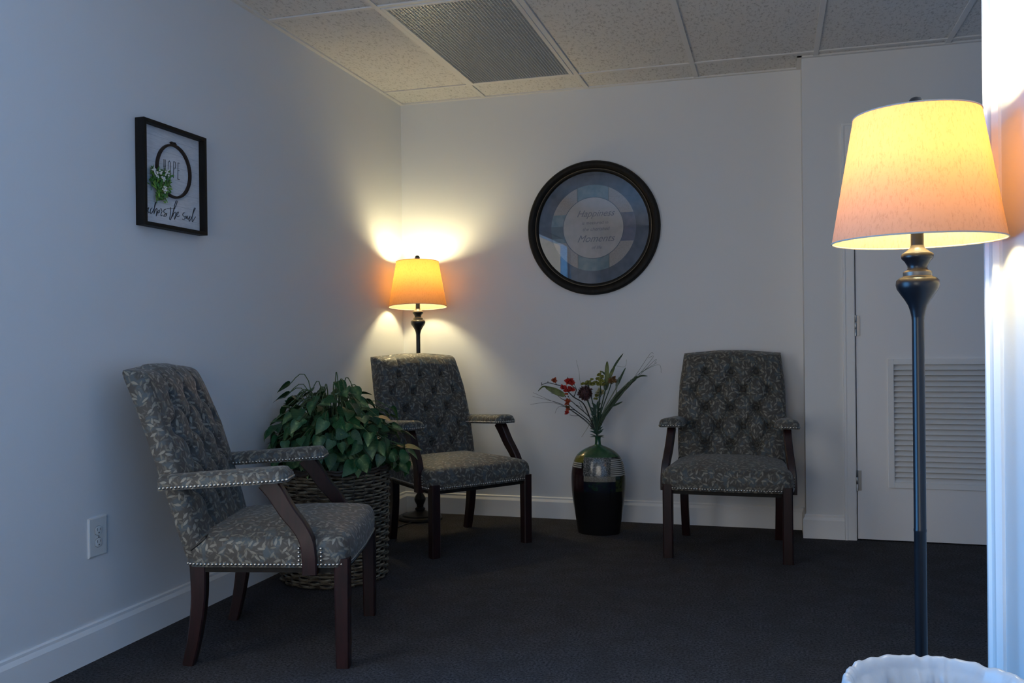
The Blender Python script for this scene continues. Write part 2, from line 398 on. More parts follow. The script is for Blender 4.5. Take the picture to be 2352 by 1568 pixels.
# ------------------------------------------------------------------ armchairs
TH0 = 0.0
def make_chair(label):
    root = thing('armchair', (0, 0, 0), label, 'armchair', 0, 'matching upholstered armchairs in the waiting area')
    # local axes: +y = front, x = width, front legs at y=0
    def sweep(path, wx, wy, xs_=None):
        # rectangular section along a path in the y-z plane; path of (x, y, z, width along the plane)
        P = [Vector(p[:3]) for p in path]; R = []
        for i, p in enumerate(P):
            d = (P[min(i+1, len(P)-1)]-P[max(i-1, 0)]); d.x = 0; d.normalize(); n = Vector((0, d.z, -d.y)); h = path[i][3]/2; k = wx/2
            c = .22*min(h, k)
            R.append([p+Vector((sx*(k-cx), 0, 0))+n*(sy*(h-cy)) for sx, sy, cx, cy in ((-1,-1,0,c),(-1,-1,c,0),(1,-1,c,0),(1,-1,0,c),(1,1,0,c),(1,1,c,0),(-1,1,c,0),(-1,1,0,c))])
        return MB().rings(R)
    for sx in (-1, 1):
        sweep([(sx*.268, 0, 0, .043), (sx*.268, 0, .17, .046), (sx*.268, 0, .345, .049)], .046, 0).build('leg', M['mahogany'], root, sharp=25)
        pts = spline([(sx*.232, -.500, 0), (sx*.234, -.478, .10), (sx*.236, -.463, .22), (sx*.236, -.465, .36)], 4)
        sweep([(p.x, p.y, p.z, .036+.018*p.z/.36) for p in pts], .040, 0).build('leg', M['mahogany'], root, sharp=25)
    # seat
    nu, nv = 36, 34; Z0 = .318
    def hw(v): return lerp(.262, .298, v)            # half width, v=0 rear
    def seat_pt(u, v):
        y = lerp(-.505, .020, v)
        x = u*hw(v)
        return x, y
    rings = []
    def outline(k):      # perimeter: superellipse-like rounded trapezoid, k shrinks the outline
        pts = []
        for i in range(72):
            a = 2*pi*i/72; c, s_ = cos(a), sin(a)
            e = .16
            u = (abs(c)**e)*(1 if c >= 0 else -1); v = (abs(s_)**e)*(1 if s_ >= 0 else -1)
            m = max(abs(u), abs(v)); 
            vv = v*k; uu = u*k; v01 = (vv+1)/2
            y = lerp(-.505, .020, v01) + (.010*(1-uu*uu)*max(vv, 0))
            pts.append((uu*hw(v01), y))
        return pts
    def ztop(x, y):
        v = (y+.505)/.535; 
        return .396 + .012*v
    R = []
    for k, dz in ((1.0, 0), (1.004, .004), (1.008, .02), (1.012, .045), (1.008, .066), (.994, .080), (.972, .0905), (.94, .0985)):
        R.append([(x, y, Z0+dz*(.94+.10*(y+.5))) for x, y in outline(k)])
    mb = MB(); 
    edge = .0985
    for k in (.88, .78, .66, .52, .36, .2, .06):
        dome = (1-(k/.94)**2.2)*.040
        R.append([(x, y, Z0+(edge+dome)*(.94+.10*(y+.5))) for x, y in outline(k)])
    mb.rings(R)
    seat = mb.build('seat', M['fabric'], root, sharp=80, boxuv=True)
    MB().rings([[(x*.985, y*.985-.003, z) for x, y in outline(.97)] for z in (.300, .322)]).build('seat_rail', M['black_wood'], root, sharp=30)
    # nailhead trim along three sides of the seat
    per = [p for p in outline(1.0)]
    def nails(pts, step, r, name, parent, outward, band=None):
        mb = MB(); d = 0; P = [Vector(p) for p in pts]; carry = 0
        for i in range(len(P)-1):
            a, b = P[i], P[i+1]; L = (b-a).length; s_ = carry
            while s_ < L:
                q = a.lerp(b, s_/L); o = outward(q)
                q = q+o*.0005
                # small domed head
                t1 = o.orthogonal().normalized(); t2 = o.cross(t1)
                mb.rings([[q+(t1*cos(2*pi*j/7)+t2*sin(2*pi*j/7))*r*rr+o*r*h for j in range(7)] for rr, h in ((1.0, 0), (.85, .35), (.45, .62))])
                s_ += step
            carry = s_-L
        return mb.build(name, M['nail'], parent, sharp=90)
    def seg_pts(i0, i1):
        idx = list(range(i0, i1+1)) if i0 <= i1 else list(range(i0, 72))+list(range(0, i1+1))
        return [Vector((per[i][0]*1.006, per[i][1]*1.006+.0, Z0+.010)) for i in idx]
    ctr = Vector((0, -.24, 0))
    def outw(q):
        # push along the side that the point lies on
        if q.y > .012: return Vector((0, 1, 0))
        return Vector((1 if q.x > 0 else -1, 0, 0))
    trim_pts = seg_pts(63, 45)          # rear right corner, round the front, to the rear left corner
    nt = nails(trim_pts, .0125, .0052, 'nailhead_trim', seat, outw); nt['kind'] = 'stuff'
    vt = MB()
    # arm supports and arm pads
    for sx in (-1, 1):
        pts = spline([(sx*.272, -.235, .590), (sx*.274, -.205, .552), (sx*.279, -.168, .495), (sx*.285, -.128, .445), (sx*.291, -.104, .400), (sx*.294, -.097, .350), (sx*.294, -.096, .300)], 5)
        n_ = len(pts)
        arm = bpy.data.objects.new('arm', None); COL.objects.link(arm); arm.parent = root
        sweep([(p.x, p.y, p.z, lerp(.060, .046, min(1, i/(n_*.5)))) for i, p in enumerate(pts)], .036, 0).build('arm_support', M['mahogany'], arm, sharp=25)
        # pad
        R = []; ny_ = 26
        for i in range(ny_+1):
            t_ = i/ny_; y = lerp(-.565, -.160, t_); zb = lerp(.568, .592, t_)
            end = min(1, (1-t_)/.07); ef = sqrt(max(0, 1-(1-end)**2))*.45+.55 if end < 1 else 1
            wv = lerp(.040, .056, min(1, t_*1.4))*(.80+.20*end)*1.0; hh = .046*(ef)
            cx = sx*.272
            ring = [(cx-wv, y, zb), (cx+wv, y, zb), (cx+wv*1.03, y, zb+hh*.30), (cx+wv*1.0, y, zb+hh*.55), (cx+wv*.86, y, zb+hh*.80), (cx+wv*.55, y, zb+hh*.95), (cx, y, zb+hh),
                    (cx-wv*.55, y, zb+hh*.95), (cx-wv*.86, y, zb+hh*.80), (cx-wv*1.0, y, zb+hh*.55), (cx-wv*1.03, y, zb+hh*.30)]
            R.append(ring)
        pad = MB().rings(R).build('arm_pad', M['fabric'], arm, sharp=60, boxuv=True)
        # nails round the pad
        def side(t_, s2):
            end = min(1, (1-t_)/.07)
            return Vector((sx*.272+s2*lerp(.040, .056, min(1, t_*1.4))*(.80+.20*end)*1.012, lerp(-.565, -.160, t_), lerp(.568, .592, t_)+.008))
        pp = [side(k/30, -1) for k in range(0, 31)]+[side(k/30, 1) for k in range(30, -1, -1)]
        def ow(q):
            if q.y > -.1605: return Vector((0, 1, 0))
            return Vector((1 if q.x > sx*.272 else -1, 0, 0))
        mbn = nails(pp, .0125, .0052, 'nailhead_trim', pad, ow); mbn['kind'] = 'stuff'
        # short nail rows on the seat either side of the support
        for yy in (-.062, -.132):
            q = [Vector((sx*(interp([-.505, .02], [.262, .298], yy)+.0045), yy, Z0+.012)), Vector((sx*(interp([-.505, .02], [.262, .298], yy)+.0055), yy, Z0+.062))]
            nn = nails(q, .0125, .0052, 'nailhead_row', seat, lambda p, s_=sx: Vector((s_, 0, 0)))
    # backrest with diamond tufting
    btn = []
    dx, dzv = .128, .092
    for r_, (cnt, vz) in enumerate(((3, .845), (4, .752), (3, .660), (4, .568), (3, .476))):
        for k in range(cnt): btn.append(((k-(cnt-1)/2)*dx, vz))
    def front_y(z): return interp([.34, .395, .56, .73, .86, .93, .97], [-.440, -.452, -.497, -.547, -.598, -.628, -.648], z)
    def rear_y(z): return interp([.34, .362, .51, .663, .80, .918, .97], [-.492, -.500, -.543, -.592, -.640, -.692, -.716], z)
    def half_w(z): return interp([.34, .45, .62, .78, .88, .95], [.258, .268, .272, .266, .254, .246], z)
    def ztopb(x): 
        a = abs(x)/.25
        k = min(1, max(0, (a-.26)/.30)); return .945 + .013*(.5+.5*cos(pi*k)) - .002*max(0, (a-.80)/.2)
    def tuft(x, z):
        d = 0.0
        for bx, bz in btn:
            rr = (x-bx)**2+(z-bz)**2
            d -= .032*math.exp(-rr/(.023**2))
        # creases along the diamonds
        for bx, bz in btn:
            for cx, cz in btn:
                ddx, ddz = cx-bx, cz-bz
                if abs(abs(ddx)-dx/2) < .01 and 0 < ddz < .11:
                    L2 = ddx*ddx+ddz*ddz; t_ = ((x-bx)*ddx+(z-bz)*ddz)/L2
                    if -.02 < t_ < 1.02:
                        dist2 = (x-bx-t_*ddx)**2+(z-bz-t_*ddz)**2
                        d -= .014*math.exp(-dist2/(.0075**2))
        # vertical pleats from the top and bottom rows
        for bx, bz in btn:
            if bz > .84 and z > bz or bz < .48 and z < bz:
                d -= .008*math.exp(-(x-bx)**2/(.006**2))
        return d
    nf = 84; nz = 96; R = []
    for j in range(nz+1):
        v = j/nz; ring = []
        def zat(x): return lerp(.345, ztopb(x), v)
        topk = max(0, (v-.955)/.045); rnd = (1-sqrt(max(0, 1-topk*topk)))
        for i in range(nf+1):
            a = -1+2*i/nf; z0_ = lerp(.345, .94, v); W_ = half_w(z0_); x = a*W_; z = zat(x)
            e = abs(a); edge_ = max(0, (e-.90)/.10)
            puff = .020*(1-e**4)*min(1, (1-v)/.10+.15)*min(1, v/.1)
            y = front_y(z)+puff+tuft(x, z)*(1-edge_)*(1-topk)-.020*(1-sqrt(max(0, 1-edge_**2)))-rnd*.042
            ring.append((x, y, z))
        W_ = half_w(lerp(.345, .94, v)); zc = zat(W_)
        yf, yr = ring[-1][1], rear_y(zc)+rnd*.010
        for k in range(1, 7):
            t_ = k/6; ring.append((W_*(1+.010*sin(pi*t_)), lerp(yf, yr, t_), zc))
        for k in range(1, 13):
            x = W_*(1-2*k/12); ring.append((x, rear_y(zat(x))+rnd*.010, zat(x)))
        for k in range(1, 6):
            t_ = k/6; ring.append((-W_*(1+.010*sin(pi*t_)), lerp(yr, ring[0][1], t_), zc))
        R.append(ring)
    back = MB().rings(R).build('backrest', M['fabric'], root, sharp=75, boxuv=True)
    for bx, bz in btn:
        y = front_y(bz)+.020*(1-abs(bx/.26)**4)-.038
        b_ = MB().ball((0, 0, 0), .0115, 10).build('button', M['button'], back, loc=(bx, y+.004, bz)); b_.scale = (1, .55, 1)
    # dark seam where the back meets the seat
    MB().tube([(sx_*.268, yy, zz) for sx_, yy, zz in ((-.975, -.482, .372), (-.985, -.455, .393), (-.97, -.438, .410), (-.5, -.428, .424), (.5, -.428, .424), (.97, -.438, .410), (.985, -.455, .393), (.975, -.482, .372))], .0042, 6).build('piping', M['piping'], back)
    return root

def face(o, mid, ang):
    # ang: direction the chair's front looks, from +x counter-clockwise
    o.location = (mid[0], mid[1], 0); o.rotation_euler = (0, 0, ang-pi/2)
ch = make_chair('leaf-patterned armchair in the foreground against the left wall, turned sideways')
face(ch, (.750, -2.178), radians(16.5))
c2 = copy_tree(ch); c2['label'] = 'armchair in the corner in front of the glowing floor lamp, turned at an angle'; face(c2, (.7615, -.834), atan2(-.623, .782))
c3 = copy_tree(ch); c3['label'] = 'armchair facing straight forward beside the white closet door'; face(c3, (1.928, -.770), radians(-90))

# ------------------------------------------------------------------ floor lamps
def make_lamp(label):
    root = thing('floor_lamp', (0, 0, 0), label, 'floor lamp', 0, 'matching black floor lamps with linen drum shades')
    def Q(pr): return [(r_*1.095, 1.027+(z-1.027)*1.095) for r_, z in pr]
    MB().lathe([(.127, 0), (.127, .010), (.121, .018), (.105, .022), (.100, .030), (.070, .036), (.040, .044), (.026, .052)], 56).build('base', M['black_metal'], root, sharp=30)
    MB().lathe([(.020, .050), (.029, .056), (.029, .063), (.019, .070), (.021, .085), (.031, .105), (.033, .118), (.026, .135), (.0145, .152), (.0125, .158), (.0125, .165), (.0122, .168), (.0120, .62), (.0126, .622), (.0126, .626), (.0120, .628), (.0120, 1.057), (.0126, 1.0635)], 28).build('pole', M['black_metal'], root, sharp=30)
    MB().lathe(Q([(.0112, 1.060), (.0135, 1.072), (.0170, 1.083), (.0225, 1.093), (.0300, 1.104), (.0365, 1.114), (.0385, 1.122), (.0375, 1.130), (.0320, 1.135), (.0270, 1.1365)]), 36).build('urn', M['black_metal'], root, sharp=50)
    tag(MB().lathe(Q([(.0275, 1.1365), (.0250, 1.1385), (.0255, 1.1415), (.0255, 1.1455), (.0235, 1.1470), (.0185, 1.1495)]), 36).build('collar', M['bronze'], root, sharp=40), 'bronze collar above the urn')
    MB().lathe(Q([(.0190, 1.1490), (.0172, 1.153), (.0180, 1.158), (.0225, 1.166), (.0275, 1.171), (.0285, 1.1745), (.0280, 1.179), (.0262, 1.181)]), 36).build('flared_cup', M['black_metal'], root, sharp=40)
    MB().lathe(Q([(.0262, 1.181), (.0225, 1.183), (.0165, 1.188), (.0125, 1.192), (.0118, 1.196)]), 32).build('cap', M['bronze'], root, sharp=40)
    MB().lathe(Q([(.0115, 1.192), (.0115, 1.265), (.016, 1.268), (.017, 1.300), (.014, 1.318)]), 24).build('socket', M['black_metal'], root, sharp=40)
    MB().lathe(Q([(.013, 1.314), (.015, 1.328), (.028, 1.348), (.036, 1.372), (.0355, 1.390), (.027, 1.410), (.012, 1.421), (.001, 1.423)]), 24).build('bulb', M['bulb'], root, sharp=80)
    mb = MB()
    for s in (-1, 1):
        mb.tube(spline([(s*.012, 0, 1.312), (s*.045, 0, 1.335), (s*.054, 0, 1.385), (s*.044, 0, 1.445), (0, 0, 1.477)], 5), .0015, 6)
    mb.build('harp', M['bronze'], root)
    sh = MB(); zb, zt, rb, rt = 1.221, 1.480, .1665, .1220
    N = 12; seg = 96
    outer = [[(lerp(rb, rt, i/N)*cos(2*pi*j/seg), lerp(rb, rt, i/N)*sin(2*pi*j/seg), lerp(zb, zt, i/N)) for j in range(seg)] for i in range(N+1)]
    sh.rings(outer, False, False)
    s_ = sh.build('lamp_shade', M['shade'], root)
    tr = MB()
    MB().tube([(rb*cos(2*pi*j/96), rb*sin(2*pi*j/96), zb) for j in range(96)], .0016, 6, closed=True).build('lower_rim', M['shade_trim'], s_)
    tr.tube([(rt*cos(2*pi*j/96), rt*sin(2*pi*j/96), zt) for j in range(96)], .0016, 6, closed=True)
    for k in range(3):
        a = 2*pi*k/3+.5; tr.tube([(rt*cos(a), rt*sin(a), zt-.001), (.010*cos(a), .010*sin(a), zt-.006)], .0014, 6)
    tr.build('upper_rim', M['shade_trim'], s_)
    MB().lathe([(.006, 1.472), (.013, 1.476), (.013, 1.479), (.006, 1.482), (.006, 1.486), (.012, 1.491), (.0155, 1.500), (.0148, 1.509), (.0095, 1.516), (.001, 1.519)], 24).build('finial', M['black_metal'], root, sharp=50)
    return root
lampA = make_lamp('lit floor lamp in the far corner behind an armchair'); lampA.location = (.178, -.200, 0)
lampB = copy_tree(lampA)
_sh = [c for c in kids(lampA) if c.name.startswith('lamp_shade')][0]
_ax = Vector((.925, .38, 0)).normalized(); _pv = Vector((0, 0, 1.40))
_rot = Matrix.Rotation(radians(-4.3), 4, _ax)
_sh.matrix_local = Matrix.Translation(_pv) @ _rot @ Matrix.Translation(-_pv)      # the corner lamp's shade hangs a little askew
lampB['label'] = 'large lit floor lamp in the right foreground beside the bright wall'; lampB.location = (2.4284, -2.990, 0)
MB().tube(spline([(0, -.125, .006), (-.02, -.19, .005), (-.03, -.27, .005), (-.10, -.33, .005), (-.16, -.30, .005), (-.19, -.20, .005)], 6), .0032, 6).build('power_cord', M['black_metal'], lampA)

# ------------------------------------------------------------------ framed sign on the left wall
sg = thing('framed_sign', (0, -2.175, 1.632), 'square black-framed sign with an embroidery hoop and floral sprig on the left wall', 'wall art')
Y0, Y1, Z0s, Z1s = -.180, .180, -.1885, .1885; FW = .0135; FD = .040
mb = MB()
for a, b in (((.001, Y0, Z0s), (FD, Y0+FW, Z1s)), ((.001, Y1-FW, Z0s), (FD, Y1, Z1s)), ((.001, Y0+FW, Z0s), (FD, Y1-FW, Z0s+FW)), ((.001, Y0+FW, Z1s-FW), (FD, Y1-FW, Z1s))): mb.box(a, b)
mb.build('frame', M['black_wood'], sg, smooth=False, bevel=.0012)
def mk_plank():
    t = NT('whitewashed_planks'); o = t.obj(); x, y, z = t.sep(o)
    fz = t.math('FRACT', t.math('DIVIDE', t.math('ADD', z, .19), .0475))
    line = t.math('LESS_THAN', fz, .022)
    mp = t.n('Mapping', {'Vector': o, 'Scale': (1, 3, 22)}).outputs[0]; gr = t.noise(9, mp, 4)
    c = t.mix(t.ramp(gr, .35, .75), (.70, .69, .70), (.58, .575, .59))
    c = t.mix(t.math('MULTIPLY', line, .55), c, (.22, .22, .24))
    return t.pbr(c, .6)
MB().box((.004, Y0+FW-.001, Z0s+FW-.001), (.013, Y1-FW+.001, Z1s-FW+.001)).build('plank_panel', mk_plank(), sg, smooth=False)
hoop = MB(); hy, hz = .0075, .031; ry, rz = .0945, .0955
pts = [(.019, hy+ry*cos(2*pi*k/64), hz+rz*sin(2*pi*k/64)) for k in range(64)]
R = [[(xx, hy+(ry+d)*cos(2*pi*k/64), hz+(rz+d)*sin(2*pi*k/64)) for xx, d in ((.0135, -.004), (.0135, .004), (.024, .004), (.024, -.004))] for k in range(65)]
hoop.rings(R, False, False)
hoop.box((.014, hy-.014, hz+rz+.003), (.022, hy-.004, hz+rz+.012)).box((.014, hy+.001, hz+rz+.003), (.022, hy+.010, hz+rz+.012)).tube([(.018, hy-.020, hz+rz+.008), (.018, hy+.017, hz+rz+.008)], .0022, 8)
M['hoop'] = mk_wood('dark_hoop_wood', (.020, .014, .012), (.034, .022, .018), .5, 0, .2)
hoop.build('embroidery_hoop', M['hoop'], sg, sharp=40)
M['ink'] = flat('black_ink', (.03, .03, .034), .7)
def strokes(mb, lst, wd, x, y_off, z_off, smooth=True):
    for s_ in lst:
        P = spline([(x, a-y_off, b-z_off) for a, b in s_], 4) if smooth and len(s_) > 2 else [Vector((x, a-y_off, b-z_off)) for a, b in s_]
        R = []
        for i, p in enumerate(P):
            d = P[min(i+1, len(P)-1)]-P[max(i-1, 0)]; d.normalize(); n = Vector((0, -d.z, d.y))
            k = wd*(.75+.5*abs(d.z))/2 if smooth else wd/2
            R.append([p+n*k, p-n*k, p-n*k+Vector((-.0012, 0, 0)), p+n*k+Vector((-.0012, 0, 0))])
        mb.rings(R)
HOPE = [[(-2.2168, 1.6998), (-2.2174, 1.6390)], [(-2.2088, 1.6994), (-2.2100, 1.6390)], [(-2.2212, 1.6735), (-2.2060, 1.6761)],
 [(-2.1857, 1.6998), (-2.1925, 1.6919), (-2.1945, 1.6458), (-2.1893, 1.6387), (-2.1806, 1.6484), (-2.1797, 1.6919), (-2.1857, 1.6998)],
 [(-2.1612, 1.7012), (-2.1639, 1.6398)], [(-2.1612, 1.7012), (-2.1525, 1.7002), (-2.1502, 1.6867), (-2.154, 1.6755), (-2.1617, 1.6731)],
 [(-2.1364, 1.7008), (-2.1386, 1.6391)], [(-2.1364, 1.7008), (-2.1255, 1.7012)], [(-2.1375, 1.6725), (-2.1276, 1.6729)], [(-2.1386, 1.6398), (-2.1271, 1.6401)]]
mb = MB(); strokes(mb, HOPE, .0019, .0142, -2.175, 1.632, False); mb.build('printed_word', M['ink'], sg, smooth=False)
ANCH = [[(-2.3330, 1.5070), (-2.3380, 1.5095), (-2.3410, 1.5030), (-2.3370, 1.4985), (-2.3310, 1.5060), (-2.3300, 1.5000), (-2.3260, 1.4985), (-2.3200, 1.5040)],
[(-2.3184, 1.4984), (-2.3139, 1.5074), (-2.3162, 1.4992), (-2.3102, 1.5059), (-2.302, 1.511), (-2.3066, 1.5005), (-2.3031, 1.4921), (-2.2979, 1.4948)],
[(-2.2834, 1.5126), (-2.2894, 1.5098), (-2.2948, 1.4991), (-2.2928, 1.4915), (-2.2868, 1.4933)],
[(-2.2868, 1.4933), (-2.2729, 1.513), (-2.2651, 1.5301), (-2.262, 1.5355), (-2.2681, 1.5317), (-2.273, 1.51), (-2.2748, 1.4929), (-2.2686, 1.5037), (-2.2609, 1.5137), (-2.2579, 1.5101), (-2.2636, 1.4854)],
[(-2.2636, 1.4854), (-2.2582, 1.4941), (-2.2534, 1.5047)],
[(-2.2488, 1.5083), (-2.2535, 1.5027), (-2.249, 1.4983), (-2.2427, 1.5062), (-2.2473, 1.5096), (-2.2411, 1.5114)],
[(-2.238, 1.5148), (-2.2364, 1.5171), (-2.2327, 1.5105), (-2.2304, 1.5068), (-2.2368, 1.4969), (-2.2361, 1.4899), (-2.2291, 1.4939)],
[(-2.2085, 1.5184), (-2.2179, 1.5146), (-2.2212, 1.507), (-2.2135, 1.503), (-2.2057, 1.502), (-2.2074, 1.4947), (-2.2168, 1.4904), (-2.2222, 1.4907)],
[(-2.2222, 1.4907), (-2.2151, 1.4977), (-2.201, 1.5026)],
[(-2.1816, 1.5287), (-2.1819, 1.5123), (-2.187, 1.4912), (-2.1879, 1.4839), (-2.1832, 1.4825), (-2.1775, 1.4934), (-2.1708, 1.5066)],
[(-2.2038, 1.5211), (-2.188, 1.5242), (-2.1544, 1.5273)],
[(-2.1708, 1.5066), (-2.1609, 1.5254), (-2.151, 1.5391), (-2.1459, 1.5492), (-2.1434, 1.5568), (-2.149, 1.557), (-2.1557, 1.5467), (-2.1658, 1.5196), (-2.1711, 1.4953), (-2.1661, 1.5062), (-2.1563, 1.5147), (-2.1523, 1.5111), (-2.1565, 1.5002), (-2.1608, 1.4863)],
[(-2.1608, 1.4863), (-2.1484, 1.5034), (-2.1385, 1.5129), (-2.1376, 1.5182), (-2.1466, 1.5119), (-2.1468, 1.5025), (-2.1404, 1.4987), (-2.1305, 1.5046)],
[(-2.0981, 1.5193), (-2.1056, 1.5183), (-2.1115, 1.5123), (-2.1091, 1.5064), (-2.0992, 1.5035), (-2.0993, 1.4972), (-2.1077, 1.493), (-2.1143, 1.4942)],
[(-2.0992, 1.5024), (-2.0925, 1.5075), (-2.0892, 1.5048), (-2.0926, 1.4991), (-2.0876, 1.5008), (-2.0824, 1.5098)],
[(-2.0824, 1.5098), (-2.0842, 1.5012), (-2.0793, 1.4976), (-2.0672, 1.5107), (-2.0742, 1.4961), (-2.0718, 1.4911), (-2.0658, 1.4972)],
[(-2.0658, 1.4972), (-2.0536, 1.5136), (-2.0411, 1.5365), (-2.0341, 1.5438), (-2.0392, 1.5463), (-2.0481, 1.5292), (-2.0554, 1.5048), (-2.054, 1.4912), (-2.0488, 1.4951), (-2.04, 1.5068), (-2.033, 1.513)]]
mb = MB(); strokes(mb, ANCH, .0020, .0142, -2.175, 1.632); mb.build('printed_script', M['ink'], sg, smooth=False)
# floral sprig on the hoop
def leaf_mesh(mb, base, direction, normal, length, width, n=5, curl=.15, fold=.1, uvs=None):
    d = Vector(direction).normalized(); nrm = Vector(normal); s_ = d.cross(nrm)
    if s_.length < 1e-4: s_ = d.orthogonal()
    s_.normalize(); nrm = s_.cross(d).normalized(); b = Vector(base); rows = []
    for i in range(n+1):
        t_ = i/n; wd = width*.5*(sin(pi*min(1, t_*.94+.05))**.85) if 0 < i < n else width*.03
        c = b+d*(length*t_)-nrm*(curl*length*t_*t_)
        rows.append([c-s_*wd+nrm*(fold*wd), c, c+s_*wd+nrm*(fold*wd)])
    mb.rings(rows, closed=False)
rnd = random.Random(7)
sp = bpy.data.objects.new('floral_sprig', None); COL.objects.link(sp); sp.parent = sg; sp.location = (0, 0, 0)
M['sprig_leaf'] = flat('sprig_green', (.055, .17, .030), .5, 0, 40, .5)
M['sprig_leaf2'] = flat('sprig_lime', (.15, .30, .045), .5, 0, 60, .4)
M['berry'] = flat('white_berry', (.66, .64, .60), .5)
for mat, cnt, nm in ((M['sprig_leaf'], 190, 'leaves'), (M['sprig_leaf2'], 80, 'leaf_tips')):
    mb = MB()
    for k in range(cnt):
        t_ = rnd.random(); cy = lerp(-.130, -.022, rnd.random()); cz = lerp(.010, -.082, t_)+rnd.uniform(-.01, .02)
        if t_ > .6: cy = lerp(-.100, -.040, rnd.random())
        a = rnd.uniform(0, 2*pi)
        dirv = (rnd.uniform(.0, .6), cos(a)+.1, sin(a)-.25)
        leaf_mesh(mb, (.020+rnd.uniform(0, .008), cy, cz), dirv, (1, rnd.uniform(-.5, .5), rnd.uniform(-.5, .5)), rnd.uniform(.012, .026), rnd.uniform(.005, .009))
    mb.build(nm, mat, sp)
for (cy, cz) in ((-.122, .014), (-.074, -.012), (-.066, -.050), (-.088, .006), (-.052, .012), (-.110, -.002)):
    mb = MB()
    for k in range(12 if cz != .006 else 6):
        a = rnd.uniform(0, 2*pi); r_ = rnd.uniform(.002, .012)
        mb.ball((.034+rnd.uniform(0, .005), cy+r_*cos(a), cz+r_*sin(a)), rnd.uniform(.0026, .0038), 8)
    mb.build('berry_cluster', M['berry'], sp)

# ------------------------------------------------------------------ round framed print on the back wall
rp = thing('round_framed_print', (1.170, 0, 1.654), 'large round black-framed print with script lettering on the back wall', 'wall art')
MB().lathe([(.316, .010), (.316, .018), (.322, .026), (.330, .026), (.334, .022), (.338, .024), (.346, .034), (.358, .038), (.370, .035), (.378, .024), (.379, .001), (.316, .001), (.316, .010)], 96, axis='y', cap=False).build('frame', M['black_wood'], rp, sharp=35)
MB().lathe([(.3295, .0262), (.332, .0268), (.3335, .0262), (.332, .0240), (.3295, .0262)], 96, axis='y', cap=False).build('gilt_line', flat('worn_gilt', (.10, .075, .045), .5, .4), rp)
def mk_print():
    t = NT('print_paper'); o = t.obj(); x, y, z = t.sep(o)
    r_ = t.math('SQRT', t.math('ADD', t.math('MULTIPLY', x, x), t.math('MULTIPLY', z, z)))
    n1 = t.noise(30, o, 4); n2 = t.noise(150, o, 3)
    ax = t.math('ABSOLUTE', x); az = t.math('ABSOLUTE', z)
    vert = t.math('LESS_THAN', ax, .089); hor = t.math('LESS_THAN', az, .080)
    slate = t.mix(t.ramp(n1, .35, .65), (.050, .066, .088), (.085, .092, .125))
    teal = t.mix(t.ramp(n1, .35, .65), (.12, .18, .20), (.20, .25, .26))
    plum = t.mix(t.ramp(n1, .35, .65), (.10, .11, .16), (.15, .14, .19))
    tan = t.mix(t.ramp(n2, .35, .65), (.30, .265, .23), (.36, .31, .28))
    side = t.mix(t.math('GREATER_THAN', x, 0.0), teal, plum)
    c = t.mix(hor, tan, side); c = t.mix(vert, c, teal)
    vl = t.math('LESS_THAN', t.math('ABSOLUTE', t.math('SUBTRACT', ax, .089)), .0025)
    c = t.mix(t.math('LESS_THAN', r_, .243), slate, c)
    band = t.math('MULTIPLY', t.math('LESS_THAN', t.math('ABSOLUTE', t.math('ADD', z, .02)), .035), t.math('LESS_THAN', x, -.17))
    c = t.mix(t.math('MULTIPLY', band, .6), c, (.05, .06, .085))
    c = t.mix(t.math('MULTIPLY', vl, .5), c, (.05, .06, .07))
    disc = t.mix(t.ramp(n1, .3, .7), (.40, .37, .34), (.46, .42, .40))
    c = t.mix(t.math('LESS_THAN', r_, .175), c, (.085, .10, .13)); c = t.mix(t.math('LESS_THAN', r_, .1715), c, disc)
    return t.pbr(c, .7)
MB().lathe([(.0005, .008), (.318, .008), (.318, .002), (.0005, .002)], 96, axis='y').build('print', mk_print(), rp, smooth=False)
def text_mesh(body, size, shear, name, mat, parent, loc, rot):
    cu = bpy.data.curves.new(name, 'FONT'); cu.body = body; cu.size = size; cu.shear = shear; cu.align_x = 'CENTER'; cu.align_y = 'CENTER'; cu.extrude = .0002
    o = bpy.data.objects.new(name, cu); COL.objects.link(o)
    dg = bpy.context.evaluated_depsgraph_get(); me = bpy.data.meshes.new_from_object(o.evaluated_get(dg)); me.name = name
    bpy.data.objects.remove(o, do_unlink=True)
    me.materials.clear(); me.materials.append(mat)
    q = bpy.data.objects.new(name, me); COL.objects.link(q); q.parent = parent; q.location = loc; q.rotation_euler = rot
    return q
M['print_ink'] = flat('faded_ink', (.17, .17, .20), .7)
for body, sz, sh, x, z in (('Happiness', .052, .45, .012, .080), ('is measured in', .026, .25, .010, .028), ('the cherished', .028, .25, .015, -.008), ('Moments', .056, .45, .012, -.062), ('of life', .026, .25, .018, -.112)):
    text_mesh(body, sz, sh, 'lettering', M['print_ink'], rp, (x, -.0086, z), (radians(90), 0, 0))
MB().lathe([(.0005, .0155), (.3175, .0155), (.3175, .0135), (.0005, .0135)], 96, axis='y').build('glass_pane', M['glass'], rp, smooth=False)

